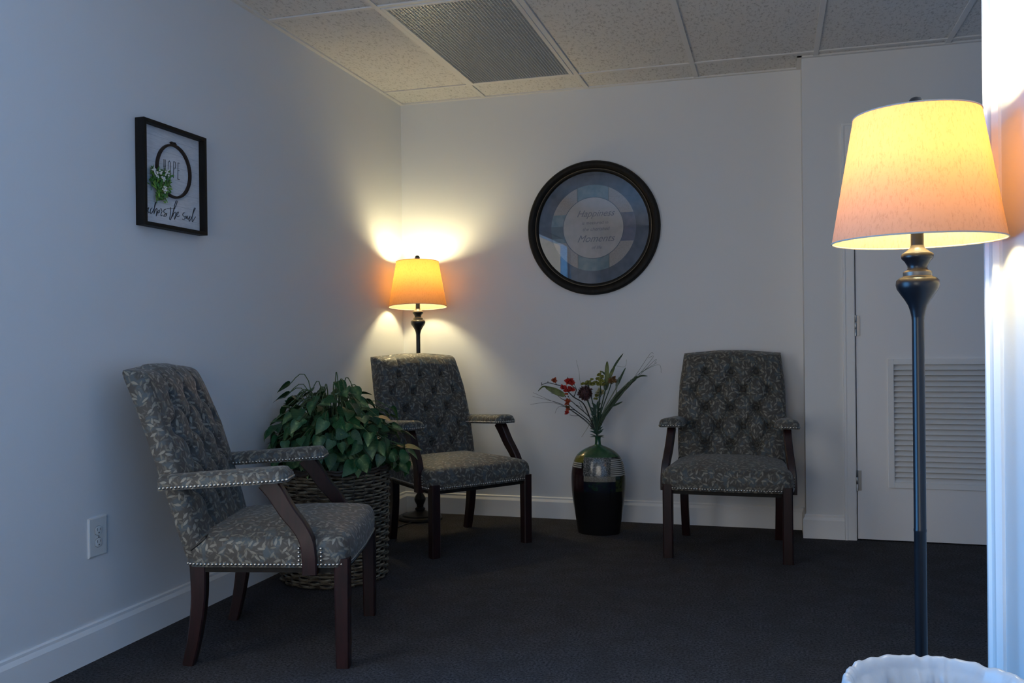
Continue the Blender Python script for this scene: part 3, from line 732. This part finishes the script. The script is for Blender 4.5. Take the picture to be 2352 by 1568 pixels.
# ------------------------------------------------------------------ outlet
ol = thing('wall_outlet', (0, -2.560, .396), 'ivory duplex wall outlet low on the left wall', 'outlet')
mb = MB(); hw_, hh_ = .0415, .0640
mb.rings([[(0, -hw_, -hh_), (0, hw_, -hh_), (0, hw_, hh_), (0, -hw_, hh_)], [(.004, -hw_, -hh_), (.004, hw_, -hh_), (.004, hw_, hh_), (.004, -hw_, hh_)], [(.0062, -hw_+.004, -hh_+.004), (.0062, hw_-.004, -hh_+.004), (.0062, hw_-.004, hh_-.004), (.0062, -hw_+.004, hh_-.004)]])
mb.build('cover_plate', M['plastic'], ol, sharp=25)
for s in (-1, 1):
    R = []
    for xx, k in ((.0055, 1.0), (.0082, 1.0), (.0086, .94)):
        R.append([(xx, max(-.0145, min(.0145, .0172*k*cos(2*pi*j/32)))*k, s*.0195+.0172*k*sin(2*pi*j/32)*.86) for j in range(32)])
    rc = MB().rings(R).build('receptacle', M['plastic'], ol, sharp=30)
    mb = MB(); z = s*.0195
    mb.box((.0080, -.0075, z), (.0090, -.0058, z+.009)).box((.0080, .0058, z+.001), (.0090, .0075, z+.008))
    mb.lathe([(.0024, 0), (.0024, .001)], 10, (0, 0, 0)); 
    for v in mb.bm.verts[-20:] if False else []: pass
    mb.box((.0080, -.0022, z-.009), (.0090, .0022, z-.005))
    mb.build('slots', M['slot'], rc, smooth=False)
    # dark seam round the receptacle
    MB().tube([(.0062, max(-.0150, min(.0150, .0178*cos(2*pi*j/32))), s*.0195+.0178*sin(2*pi*j/32)*.86) for j in range(32)], .0006, 5, closed=True).build('seam', M['slot'], rc)
MB().ball((.0064, 0, 0), .003, 10).build('screw', M['steel'], ol)

# ------------------------------------------------------------------ wicker basket with a silk ivy
BX, BY, BR = .285, -1.455, .243
wb = thing('wicker_basket', (BX, BY, 0), 'round dark wicker basket holding the leafy green plant', 'basket')
def mk_wicker():
    t = NT('wicker'); o = t.obj(); mp = t.n('Mapping', {'Vector': o, 'Scale': (1, 1, 4)}).outputs[0]
    f = t.noise(30, mp, 3); return t.pbr(t.mix(t.ramp(f, .35, .65), (.034, .024, .017), (.24, .20, .135)), .45, 0, t.bump(t.noise(300, o, 2), .3))
M['wicker'] = mk_wicker()
M['wicker_dark'] = flat('dark_wicker', (.035, .026, .020), .5, 0, 30, .4)
M['black'] = flat('black_plastic', (.010, .010, .011), .5)
mb = MB(); ns_ = 30; rows = 33; zt_ = .470
def brad(z): return BR-.016*(1-z/.48)-.004
for r_ in range(rows):
    z = .012+(zt_-.02)*r_/(rows-1)
    pts = []
    for k in range(ns_*6):
        a = 2*pi*k/(ns_*6); ph = (k/6.0)*pi+(r_ % 2)*pi
        rr = brad(z)+.0065*cos(ph); pts.append((rr*cos(a), rr*sin(a), z+.0012*sin(ph*1.3+r_)))
    mb.tube(pts, .0056, 5, closed=True)
mb.build('woven_side', M['wicker'], wb)
mb = MB()
for k in range(ns_):
    a = 2*pi*(k+.5)/ns_; mb.tube([((brad(z))*cos(a), (brad(z))*sin(a), z) for z in (.004, .24, .485)], .0042, 6)
st = mb.build('stakes', M['wicker_dark'], wb)
mb = MB()
for z, dr in ((.478, .004), (.489, 0.0), (.480, -.006)):
    pts = []
    for k in range(160):
        a = 2*pi*k/160; pts.append(((BR+dr+.003*cos(20*a))*cos(a), (BR+dr+.003*cos(20*a))*sin(a), z+.003*sin(20*a)))
    mb.tube(pts, .0068, 6, closed=True)
mb.build('rim', M['wicker_dark'], wb)
MB().lathe([(.02, .008), (BR-.036, .008), (BR-.020, .44), (BR-.024, .44), (BR-.040, .016), (.02, .016)], 48).build('liner', M['black'], wb, sharp=40)
pl_ = thing('potted_ivy', (BX, BY, .018), 'bushy green variegated ivy plant in the wicker basket', 'plant')
MB().lathe([(.12, 0), (.165, .36), (.175, .37), (.175, .385), (.163, .385), (.158, .35), (.01, .345)], 40).build('nursery_pot', M['black'], pl_, sharp=40)
def mk_ivy():
    t = NT('ivy_leaf'); uv = t.uv(); x, y, _ = t.sep(uv); o = t.obj()
    hue = t.n('VertexColor', layer_name='tone').outputs[0]; hs = t.n('SeparateColor', {0: hue}).outputs
    ax = t.math('ABSOLUTE', x)
    vein = t.math('LESS_THAN', t.math('ABSOLUTE', t.math('SUBTRACT', t.math('FRACT', t.math('ADD', t.math('MULTIPLY', y, 5.0), t.math('MULTIPLY', ax, -2.6))), .5)), .05)
    mid = t.ramp(ax, .02, .30, 1, 0)
    blotch = t.ramp(t.noise(55, o, 3), .5, .62)
    c = t.mix(hs[0], (.006, .040, .014), (.015, .080, .024))
    c = t.mix(t.math('MULTIPLY', t.math('MULTIPLY', mid, hs[1]), t.math('ADD', .35, t.math('MULTIPLY', blotch, .5))), c, (.30, .40, .16))
    c = t.mix(t.math('MULTIPLY', vein, .25), c, (.12, .20, .09))
    return t.pbr(c, .42, 0, Specular_IOR_Level=.35, normal=t.bump(t.math('ADD', mid, t.math('MULTIPLY', vein, -1.0)), .3, .002))
M['ivy'] = mk_ivy()
def ivy_foliage(seed, n):
    rg = random.Random(seed); bm = bmesh.new(); UV = bm.loops.layers.uv.new('UVMap'); CL = bm.loops.layers.float_color.new('tone'); stems = []
    outl = [(0, 0), (.10, -.10), (.30, -.14), (.47, -.02), (.50, .18), (.42, .42), (.27, .66), (.12, .86), (0, 1.02)]
    def leaf(base, tip_dir, nrm, size, tone):
        d = tip_dir.normalized(); s_ = d.cross(nrm).normalized(); n_ = s_.cross(d)
        k = rg.uniform(.10, .32); cu = rg.uniform(.05, .35)
        def P(x, y): return base+s_*(x*size*.92)+d*(y*size)+n_*(abs(x)*k*size-cu*size*max(0, y)**2)
        mids = [bm.verts.new(P(0, y)) for _, y in outl]
        for sd in (-1, 1):
            ev = [mids[0]]+[bm.verts.new(P(sd*x, y)) for x, y in outl[1:-1]]+[mids[-1]]
            # inner row for smooth folding
            for i in range(len(outl)-1):
                quad = [mids[i], mids[i+1], ev[i+1], ev[i]]; q = []
                for v in quad:
                    if v not in q: q.append(v)
                if len(q) < 3: continue
                f_ = bm.faces.new(q if sd > 0 else q[::-1]); f_.smooth = True
                for l in f_.loops:
                    rel = l.vert.co-base; l[UV].uv = (rel.dot(s_)/size, rel.dot(d)/size); l[CL] = tone
    for i in range(n):
        # points through a dome that spills over the rim
        a = rg.uniform(0, 2*pi); u_ = rg.random()
        el = math.asin(rg.uniform(-.25, 1.0)); rr = rg.uniform(.62, 1.0) if rg.random() < .8 else rg.uniform(.3, .62)
        R_ = Vector((.350, .32, .335))
        ce = max(0, cos(el))**.62; p = Vector((R_.x*rr*ce*cos(a), R_.y*rr*ce*sin(a), .520+R_.z*rr*sin(el)))
        if el < 0: p.z = .520+.36*rr*sin(el)
        lump = .88+.17*mnoise.noise(Vector((cos(a)*1.6, sin(a)*1.6, el*2.0+seed)))
        p.x *= lump; p.y *= lump; p.z = .50+(p.z-.50)*lump
        out = Vector((cos(a)*cos(el), sin(a)*cos(el), sin(el)))
        if BX+p.x < .055: p.x = .055-BX+rg.uniform(0, .04)
        if p.z < .49 and sqrt(p.x**2+p.y**2) < BR+.02: p.z = .49+rg.random()*.05
        nrm = (out*.75+Vector((rg.uniform(-.7, .7), rg.uniform(-.8, .5), rg.uniform(-.1, .8)))).normalized()
        tip = Vector((cos(a)*.8+rg.uniform(-.7, .7), sin(a)*.8+rg.uniform(-.7, .7), rg.uniform(-1.1, .15)))
        tip = tip-nrm*tip.dot(nrm)
        if tip.length < .05: continue
        sz = rg.uniform(.042, .072)
        td = tip.normalized()
        if BX+p.x+td.x*sz*1.05 < .012 or BX+p.x-.5*sz < .008: p.x += .05
        leaf(p, tip, nrm, sz, (rg.random(), rg.random()**2 if rg.random() > .12 else 1.0, 0, 1))
        if i % 3 == 0 or p.z > .60 or rr > .9: stems.append(p)
    me = bpy.data.meshes.new('foliage'); bm.to_mesh(me); bm.free(); me.materials.append(M['ivy'])
    o = bpy.data.objects.new('foliage', me); COL.objects.link(o); o.parent = pl_
    mb = MB()
    for p in stems:
        b0 = Vector((p.x*.15, p.y*.15, .345)); m1 = Vector((p.x*.55, p.y*.55, max(p.z, .52)*.85+.14))
        m1.z = min(m1.z, p.z+.015)
        mb.tube(spline([b0, m1, p], 5), .0022, 5)
    mb.build('stems', flat('ivy_stem', (.05, .085, .03), .6), pl_)
ivy_foliage(11, 640)

# ------------------------------------------------------------------ vase and the stems in it
VX, VY = 1.243, -.318
vs_ = thing('floor_vase', (VX, VY, 0), 'dark green and black ceramic floor vase with striped and speckled patches', 'vase')
U = .000354
prof_px = [(315, 1432), (330, 1330), (341, 1250), (357, 1150), (372, 1050), (385, 970), (395, 900), (404, 800), (408, 700), (408, 600), (401, 520), (388, 440), (367, 370), (340, 310), (305, 265), (255, 222), (190, 182), (120, 152), (70, 134), (50, 120), (44, 90), (42, 40), (46, 8), (54, -6)]
prof = [(r_*U, (1432-y)*U) for r_, y in prof_px]
prof = [(prof[0][0]*.96, 0)]+[(r_, z+.003) for r_, z in prof]
prof += [(.013, prof[-1][1]), (.011, prof[-1][1]-.02)]
P3 = spline([(r_, 0, z) for r_, z in prof], 3); prof = [(p.x, p.z) for p in P3]
def mk_vase():
    t = NT('glazed_patchwork'); o = t.obj(); x, y, z = t.sep(o)
    def X(px): return (px-566)*U
    def Zp(py): return (1435-py)*U
    def boxm(x0, x1, ya, yb):
        a = t.math('MULTIPLY', t.math('GREATER_THAN', x, X(x0)), t.math('LESS_THAN', x, X(x1)))
        b = t.math('MULTIPLY', t.math('LESS_THAN', z, Zp(ya)), t.math('GREATER_THAN', z, Zp(yb)))
        return t.math('MULTIPLY', t.math('MULTIPLY', a, b), t.math('LESS_THAN', y, .02))
    n1 = t.noise(45, o, 3); vo = t.n('TexVoronoi', {'Vector': o, 'Scale': 210.0}).outputs['Distance']; n3 = t.noise(190, o, 3, .7)
    green = t.mix(t.ramp(n1, .35, .65), (.012, .055, .026), (.022, .080, .034))
    c = t.mix(t.math('GREATER_THAN', z, Zp(285)), (.007, .007, .008), green)
    c = t.mix(boxm(370, 900, 640, 790), c, t.mix(t.ramp(n1, .45, .6), (.006, .008, .018), (.008, .026, .016)))
    c = t.mix(boxm(150, 400, 445, 800), c, (.018, .008, .010))
    speck = t.mix(t.ramp(n3, .47, .56), (.030, .036, .036), (.20, .20, .195))
    c = t.mix(boxm(390, 800, 285, 552), c, speck)
    c = t.mix(boxm(100, 390, 272, 366), c, t.mix(t.ramp(n1, .4, .6), (.10, .095, .012), (.16, .14, .025)))
    sf = t.math('GREATER_THAN', t.math('FRACT', t.math('DIVIDE', z, 28*U)), .48)
    stripe = t.mix(sf, (.05, .05, .045), (.42, .41, .37))
    c = t.mix(boxm(100, 362, 366, 450), c, stripe); c = t.mix(boxm(795, 1000, 300, 565), c, stripe)
    c = t.mix(boxm(400, 862, 555, 635), c, t.mix(t.ramp(n3, .4, .6), (.12, .11, .085), (.22, .20, .16)))
    c = t.mix(boxm(862, 1000, 565, 790), c, t.mix(t.ramp(n1, .4, .6), (.012, .018, .008), (.03, .04, .015)))
    return t.pbr(c, .16, 0, t.bump(n1, .08, .003), Coat_Weight=.15, Coat_Roughness=.08)
MB().lathe(prof, 72, sy=.72).build('vase_body', mk_vase(), vs_, sharp=60)

K = .000310
def fp(cx, cy, dy=0.0): return Vector(((cx-1085)*K, dy, .507+(1500-cy)*K))   # stem points relative to the vase foot
M['twig'] = flat('dark_twig', (.020, .022, .020), .7)
M['stem_green'] = flat('stem_green', (.025, .060, .035), .6)
M['red'] = flat('red_petal', (.36, .018, .012), .55, 0, 60, .3)
M['orange'] = flat('orange_petal', (.36, .060, .018), .55, 0, 60, .3)
M['maroon'] = flat('maroon_petal', (.075, .032, .036), .7, 0, 50, .6)
M['chartreuse'] = flat('yellow_green_petal', (.20, .20, .035), .6, 0, 60, .5)
M['cream'] = flat('cream_petal', (.32, .30, .17), .6, 0, 60, .3)
M['rust'] = flat('rust_petal', (.13, .065, .020), .6, 0, 60, .3)
M['olive'] = flat('olive_leaf', (.105, .125, .030), .55, 0, 40, .45)
M['blade'] = flat('grass_blade', (.050, .085, .045), .55, 0, 40, .4)
M['pale'] = flat('pale_grass', (.22, .24, .17), .6, 0, 40, .3)
NECK = [(1085, 1640), (1080, 1500)]
rf = random.Random(3)
def stem_thing(name, label, cat='flower stem'): return thing(name, (VX, VY, 0), label, cat, 0, 'stems in the floor vase')
def stem(mb, pts, r0, r1, dy=0.0, n=6, neck=True):
    src = [fp(*p, 0) for p in NECK] if neck else []
    q = [fp(p[0], p[1], (p[2] if len(p) > 2 else dy*(i+1)/len(pts))) for i, p in enumerate(pts)]
    P = spline(src+q, n); m = len(P); mb.tube(P, [1.3*lerp(r0, r1, i/(m-1)) for i in range(m)], 6)
def blossom(root, c, r, mat, n=9, name='blossom', flat_=.7):
    mb = MB(); c = Vector(c)
    for k in range(n):
        a = 2.4*k; el = rf.uniform(-.3, .9)
        d = Vector((cos(a)*cos(el), sin(a)*cos(el)-.5, sin(el))).normalized()
        leaf_mesh(mb, c-d*r*.1, d, (rf.uniform(-1, 1), -1, rf.uniform(-.4, 1)), r*rf.uniform(.8, 1.15), r*rf.uniform(.7, 1.0), 4, .25, .3)
    mb.ball(c, r*.35, 8)
    return mb.build(name, mat, root)
def blade_leaf(root, pts, wd, mat, name='leaf', dy=0.0):
    P = spline([fp(p[0], p[1], dy) for p in pts], 6); mb = MB(); R = []; m = len(P)
    for i, p in enumerate(P):
        d = (P[min(i+1, m-1)]-P[max(i-1, 0)]).normalized(); s_ = d.cross(Vector((0, -1, 0))).normalized(); t_ = i/(m-1)
        k = wd/2*max(.04, sin(pi*min(1, .08+t_*.92))**.7)
        R.append([p-s_*k+Vector((0, -.003, 0)), p, p+s_*k+Vector((0, -.003, 0))])
    mb.rings(R, closed=False); return mb.build(name, mat, root)
# red blossom branch
r1 = stem_thing('flower_branch', 'dark twig with bright red blossoms and an olive leaf, upper left of the bouquet')
mb = MB(); stem(mb, [(1040, 1400), (960, 1180), (850, 930), (690, 820), (600, 730), (520, 640), (400, 605), (250, 572), (130, 615)], .0035, .0012, -.05)
stem(mb, [(690, 820, -.025), (740, 690, -.03), (690, 640, -.035), (620, 560, -.04), (600, 470, -.04)], .002, .001, neck=False); stem(mb, [(400, 605, -.04), (375, 540, -.042)], .0015, .001, neck=False)
stem(mb, [(250, 572, -.045), (255, 545, -.045)], .001, .0015, neck=False); stem(mb, [(150, 610, -.05), (145, 565, -.05)], .001, .0015, neck=False); stem(mb, [(700, 575, -.04), (748, 660, -.045)], .001, .001, neck=False)
mb.build('stem', M['twig'], r1)
for cx, cy, r_, m_ in ((635, 560, .026, 'red'), (600, 545, .012, 'red'), (670, 555, .013, 'red'), (530, 655, .018, 'red'), (655, 685, .020, 'red'), (590, 700, .015, 'red'), (365, 525, .013, 'orange'), (370, 555, .009, 'orange'), (580, 760, .009, 'orange')):
    blossom(r1, fp(cx, cy, -.045), r_*1.35, M[m_])
blade_leaf(r1, [(550, 790), (400, 720), (200, 640)], .034, M['olive'], dy=-.045); blade_leaf(r1, [(260, 640), (160, 640), (75, 720)], .008, M['olive'], dy=-.045)
# orange blossom branch
r2 = stem_thing('flower_branch', 'dark twig with a drooping orange-red blossom, lower left of the vase bouquet')
mb = MB(); stem(mb, [(1045, 1420), (940, 1230), (760, 1085), (640, 990), (590, 930), (575, 880)], .0032, .0012, -.03)
stem(mb, [(760, 1085, -.018), (690, 1040, -.02), (610, 1030, -.022), (575, 1060, -.025)], .0018, .001, neck=False); stem(mb, [(780, 1130, -.018), (700, 1140, -.02), (610, 1125, -.02)], .0012, .0008, neck=False)
mb.build('stem', M['twig'], r2)
for cx, cy, r_, m_ in ((588, 885, .014, 'orange'), (575, 935, .013, 'orange'), (580, 985, .012, 'rust'), (582, 1030, .012, 'orange'), (570, 1085, .013, 'red'), (560, 1105, .008, 'red')): blossom(r2, fp(cx, cy, -.03), r_*1.3, M[m_], 8)
r3 = stem_thing('bare_twig', 'thin bare dark twig pointing left from the vase bouquet', 'twig')
mb = MB(); stem(mb, [(1050, 1400), (950, 1180), (700, 960), (620, 900), (470, 870), (370, 800), (250, 755)], .0028, .0010, .02)
for p, q in (((700, 960), (780, 1000)), ((620, 900), (560, 820)), ((830, 1060), (750, 910))): stem(mb, [(*p, .015), (*q, .02)], .0012, .0008, neck=False)
mb.build('stem', M['twig'], r3)
mbt = MB()
for cx, cy in ((510, 820), (560, 815), (500, 800)): mbt.ball(fp(cx, cy, .02), .0035, 8)
mbt.build('bud', M['maroon'], r3)
r4 = stem_thing('grass_wisp', 'hair-thin dark grass wisps trailing far left from the vase bouquet', 'dried grass')
mb = MB()
for pts in ([(1050, 1420), (900, 1230), (540, 980), (300, 880), (-10, 740)], [(1050, 1420), (880, 1210), (520, 960), (250, 870), (-20, 805)], [(1050, 1420), (900, 1220), (560, 1000), (290, 910), (-60, 945)], [(1050, 1420), (860, 1210), (560, 1000), (430, 990), (375, 1095)]): stem(mb, pts, .0014, .0005, -.05)
mb.build('blades', M['twig'], r4)
# bloom
r5 = stem_thing('bloom_stem', 'large dusky maroon bloom at the centre of the vase bouquet')
mb = MB(); stem(mb, [(1060, 1350), (1010, 1100), (930, 850), (905, 770)], .0035, .003, -.05); mb.build('stem', M['stem_green'], r5)
mb = MB(); c = fp(905, 745, -.05)
for k in range(240):
    a = 2.39996*k; el = math.asin(1-2*(k+.5)/240); d = Vector((cos(a)*cos(el), sin(a)*cos(el), sin(el)))
    leaf_mesh(mb, c+d*.026+Vector((rf.uniform(-.003, .003), 0, rf.uniform(-.003, .003))), d, d.orthogonal(), rf.uniform(.009, .019), .009, 3, .4, .3)
mb.ball(c, .029, 12); mb.build('blossom', M['maroon'], r5)
# yellow-green clusters
for lab, pts, clusters, mats in (
    ('stem with small yellow-green florets just above the maroon bloom', [(1070, 1350), (1040, 1050), (970, 720), (950, 590)], [(945, 570, .018), (905, 590, .012), (1010, 515, .010), (1000, 600, .014), (1040, 590, .012), (855, 590, .012)], 'chartreuse'),
    ('tall stem with a loose cluster of yellow-green florets near the top of the bouquet', [(1080, 1350), (1110, 1050), (1160, 700), (1170, 520)], [(1150, 435, .012), (1200, 470, .014), (1130, 500, .012), (1190, 540, .017), (1150, 590, .016), (1100, 560, .012), (1220, 600, .014), (1185, 385, .007)], 'chartreuse'),
    ('stem with a rust-brown blossom right of the tall green leaf', [(1090, 1350), (1170, 1050), (1310, 700), (1360, 560)], [(1375, 530, .020), (1400, 490, .012), (1340, 560, .014), (1420, 550, .010)], 'rust'),
    ('stem with a pale yellow blossom low in the middle of the bouquet', [(1080, 1350), (1090, 1100), (1120, 850), (1125, 790)], [(1120, 760, .024), (1070, 800, .014), (1180, 750, .014), (1050, 850, .011), (1120, 700, .012)], 'cream')):
    rr = stem_thing('floret_spray', lab); mb = MB(); dy = rf.uniform(-.07, .02); stem(mb, pts, .003, .002, dy)
    for cx, cy, r_ in clusters[1:]: stem(mb, [(pts[-1][0], pts[-1][1]+30, dy*.97), (cx, cy, dy)], .0012, .0009, neck=False)
    mb.build('stem', M['stem_green'], rr)
    for i, (cx, cy, r_) in enumerate(clusters): blossom(rr, fp(cx, cy, dy), r_*1.3, M['chartreuse'] if mats == 'cream' and i in (1, 3) else M[mats], 8)
# leaves
r6 = stem_thing('leaf_stem', 'broad upright yellow-green blade leaves at the top of the bouquet', 'leaf stem')
mb = MB(); stem(mb, [(1090, 1350), (1140, 1050), (1230, 700), (1270, 560)], .0035, .002, -.01); mb.build('stem', M['stem_green'], r6)
blade_leaf(r6, [(1265, 620), (1262, 400), (1270, 205)], .024, M['olive'], dy=-.012); blade_leaf(r6, [(1280, 560), (1340, 400), (1400, 290)], .018, M['olive'], dy=-.008); blade_leaf(r6, [(1330, 400), (1430, 230), (1545, 75)], .011, M['blade'], dy=-.008); blade_leaf(r6, [(1260, 460), (1210, 410), (1165, 375)], .010, M['blade'], dy=-.008)
blade_leaf(r6, [(1230, 700), (1250, 560), (1275, 440)], .03, M['blade'], dy=-.005)
r7 = stem_thing('leaf_stem', 'narrow pale green blade leaf between the broad leaves and the grass bundle', 'leaf stem')
mb = MB(); stem(mb, [(1100, 1350), (1190, 1050), (1340, 780), (1420, 640), (1450, 560)], .003, .002, .01); stem(mb, [(1420, 290, .01), (1560, 300, .01), (1590, 180, .01)], .0006, .0005, neck=False); mb.build('stem', M['pale'], r7)
blade_leaf(r7, [(1440, 610), (1500, 460), (1575, 315)], .011, M['blade'], dy=.01); blade_leaf(r7, [(1415, 680), (1420, 580), (1470, 470)], .012, M['pale'], dy=.008); blade_leaf(r7, [(1400, 650), (1410, 760), (1340, 860)], .006, M['pale'], dy=.006)
r8 = stem_thing('grass_bundle', 'thick bundle of green grass sweeping up to the right of the bouquet', 'dried grass')
mb = MB()
for k in range(26):
    o1, o2, o3 = rf.uniform(-38, 38), rf.uniform(-42, 42), rf.uniform(-28, 28); e = rf.uniform(-90, 60)
    stem(mb, [(1080+o1*.4, 1400), (1185+o1, 1150+o1*.4), (1395+o2, 850+o2*.6), (1600+o2*.6+e, 640+o2*.5-e*.75), (1730+o3+e, 500+o3*.5-e*.7)], .0024, .0011, rf.uniform(-.04, .04))
for tip in ([(1980, 95), (2040, 90)], [(2035, 145), (1950, 160)], [(2070, 190), (2060, 245)], [(2085, 245), (2010, 290)], [(2110, 270), (2165, 410)]):
    o = rf.uniform(-20, 20); stem(mb, [(1080, 1400), (1190+o, 1150), (1400+o, 850), (1720+o, 500+o)]+tip, .0012, .0005, .02)
for k in range(14):
    e = rf.uniform(0, 1); x0 = lerp(1230, 1560, e); y0_ = lerp(1080, 690, e); sd = rf.uniform(-1, 1)
    stem(mb, [(1080, 1400), (lerp(1120, 1190, e), 1200), (x0, y0_), (x0+rf.uniform(40, 120), y0_-rf.uniform(60, 170)+sd*30)], .0012, .0005, rf.uniform(-.05, .03))
mb.build('blades', M['blade'], r8)
blade_leaf(r8, [(1730, 510), (1830, 460), (1945, 460)], .009, M['blade'], dy=.01); blade_leaf(r8, [(1330, 980), (1420, 940), (1515, 895)], .010, M['blade'], dy=.01)
r9 = stem_thing('grass_wisp', 'pale thin grass blade hanging down left of the vase neck', 'dried grass')
mb = MB(); stem(mb, [(1060, 1400), (1030, 1230), (985, 1200), (930, 1330), (820, 1500)], .0022, .0007, -.03); stem(mb, [(1060, 1400), (1020, 1200), (1040, 1130), (1000, 1140)], .002, .002, -.03); mb.build('blades', M['pale'], r9)
r10 = stem_thing('grass_wisp', 'single faint grass blade rising above the maroon bloom', 'dried grass')
mb = MB(); stem(mb, [(1060, 1380), (960, 1000), (790, 620), (750, 380), (700, 190)], .0012, .0005, .03); mb.build('blades', M['pale'], r10)
r11 = stem_thing('fern_collar', 'dark green fern sprig standing right in the vase neck', 'leaf stem')
mb = MB(); stem(mb, [(1075, 1420), (1070, 1250), (1090, 1050), (1060, 950)], .003, .001, -.01); mb.build('stem', M['stem_green'], r11)
mb = MB()
for k in range(74):
    t_ = k/74; y = lerp(1480, 960, t_); sd = -1 if k % 2 else 1; L = lerp(.045, .034, t_)
    leaf_mesh(mb, fp(lerp(1078, 1075, t_), y, -.008), (sd*rf.uniform(.35, 1.0), rf.uniform(-.7, .3), rf.uniform(.25, 1.2)), (0, -1, .3), L*rf.uniform(.7, 1.1), .009, 4)
for a, b in ((-1, .1), (1, .1), (-1, .5), (1, .35)): leaf_mesh(mb, fp(1080, 1495, -.012), (a, -.2, b), (0, -.4, 1), .040, .012, 4)
mb.build('fronds', flat('fern_green', (.014, .050, .032), .55, 0, 40, .4), r11)

# ------------------------------------------------------------------ waste bin with a white liner
WX, WY, WZ = 2.398, -3.428, .452
bn = thing('waste_bin', (WX, WY, 0), 'round waste bin in the right foreground under the white liner', 'bin')
MB().lathe([(.104, 0), (.108, .004), (.143, WZ-.008), (.147, WZ-.004), (.143, WZ), (.139, WZ-.006), (.103, .010), (.002, .010)], 48).build('bin_body', M['black'], bn, sharp=40)
def mk_bag():
    t = NT('white_bin_liner'); o = t.obj(); f = t.noise(28, o, 3)
    a = t.n('BsdfPrincipled', {'Base Color': (.70, .70, .72, 1), 'Roughness': .28, 'Normal': t.bump(f, .6, .006)}).outputs[0]
    b = t.n('BsdfTranslucent', {'Color': (.6, .6, .62, 1)}).outputs[0]
    return t.shader(t.n('MixShader', {0: .25, 1: a, 2: b}).outputs[0])
bag_prof = [(.090, .040), (.104, .20), (.113, .30), (.120, .36), (.127, .41), (.133, .44), (.1395, .4555), (.1475, .4590), (.1515, .453), (.1535, .435), (.1550, .405), (.1565, .375), (.160, .350)]
mb = MB(); R = []
bp = spline([(r_, 0, z) for r_, z in bag_prof], 6)
for i, p in enumerate(bp):
    ring = []
    for j in range(280):
        a = 2*pi*j/280; t_ = i/(len(bp)-1)
        over = max(0, (t_-.52)/.48); ins = max(0, (.42-t_)/.42)
        wr = .0022*sin(23*a+3*sin(5*a)+p.z*40)*over+.016*abs(mnoise.noise(Vector((cos(a)*3.2, sin(a)*3.2, p.z*5))))*min(1, ins*6)+.007*abs(mnoise.noise(Vector((cos(a)*9, sin(a)*9, p.z*16))))*min(1, ins*8)
        kz = p.z*9; q1 = mnoise.noise(Vector((cos(a)*2.6+kz*.5, sin(a)*2.6-kz*.3, kz))); q2 = mnoise.noise(Vector((cos(a)*6-kz*.6, sin(a)*6+4, kz*1.4))); q3 = mnoise.noise(Vector((cos(a)*13+2, sin(a)*13+kz, kz*2.2)))
        crease = .006*(1-abs(q1)*2.2)+.0045*(1-abs(q2)*2.2)+.0022*(1-abs(q3)*2.2)
        wr += crease*(min(1, ins*5)+.35*over)
        ridge = abs(mnoise.noise(Vector((cos(a)*4.5+9, sin(a)*4.5, p.z*6))))
        r_ = p.x+abs(wr) if over > 0 else p.x-abs(wr)-ins*.010*ridge
        zz = p.z+(.0075*mnoise.noise(Vector((cos(a)*2.6, sin(a)*2.6, 4.0)))+.0035*(1-2.2*abs(mnoise.noise(Vector((cos(a)*6, sin(a)*6, 7.0)))))+.0012*mnoise.noise(Vector((cos(a)*16, sin(a)*16, 2.0))))*min(1, max(0, 1-abs(t_-.55)*2.2))+.010*(1-abs(2*t_-1.1))*0+(.012*mnoise.noise(Vector((cos(a)*5, sin(a)*5, 1.0))) if i == len(bp)-1 else 0)
        ring.append((r_*cos(a), r_*sin(a), zz))
    R.append(ring)
mb.rings(R, True, False)
bag = mb.build('bin_liner', mk_bag(), None, sharp=70); bag.location = (WX, WY, 0)
tag(bag, 'crumpled white plastic bin liner folded over the rim of the foreground bin', 'bin liner')
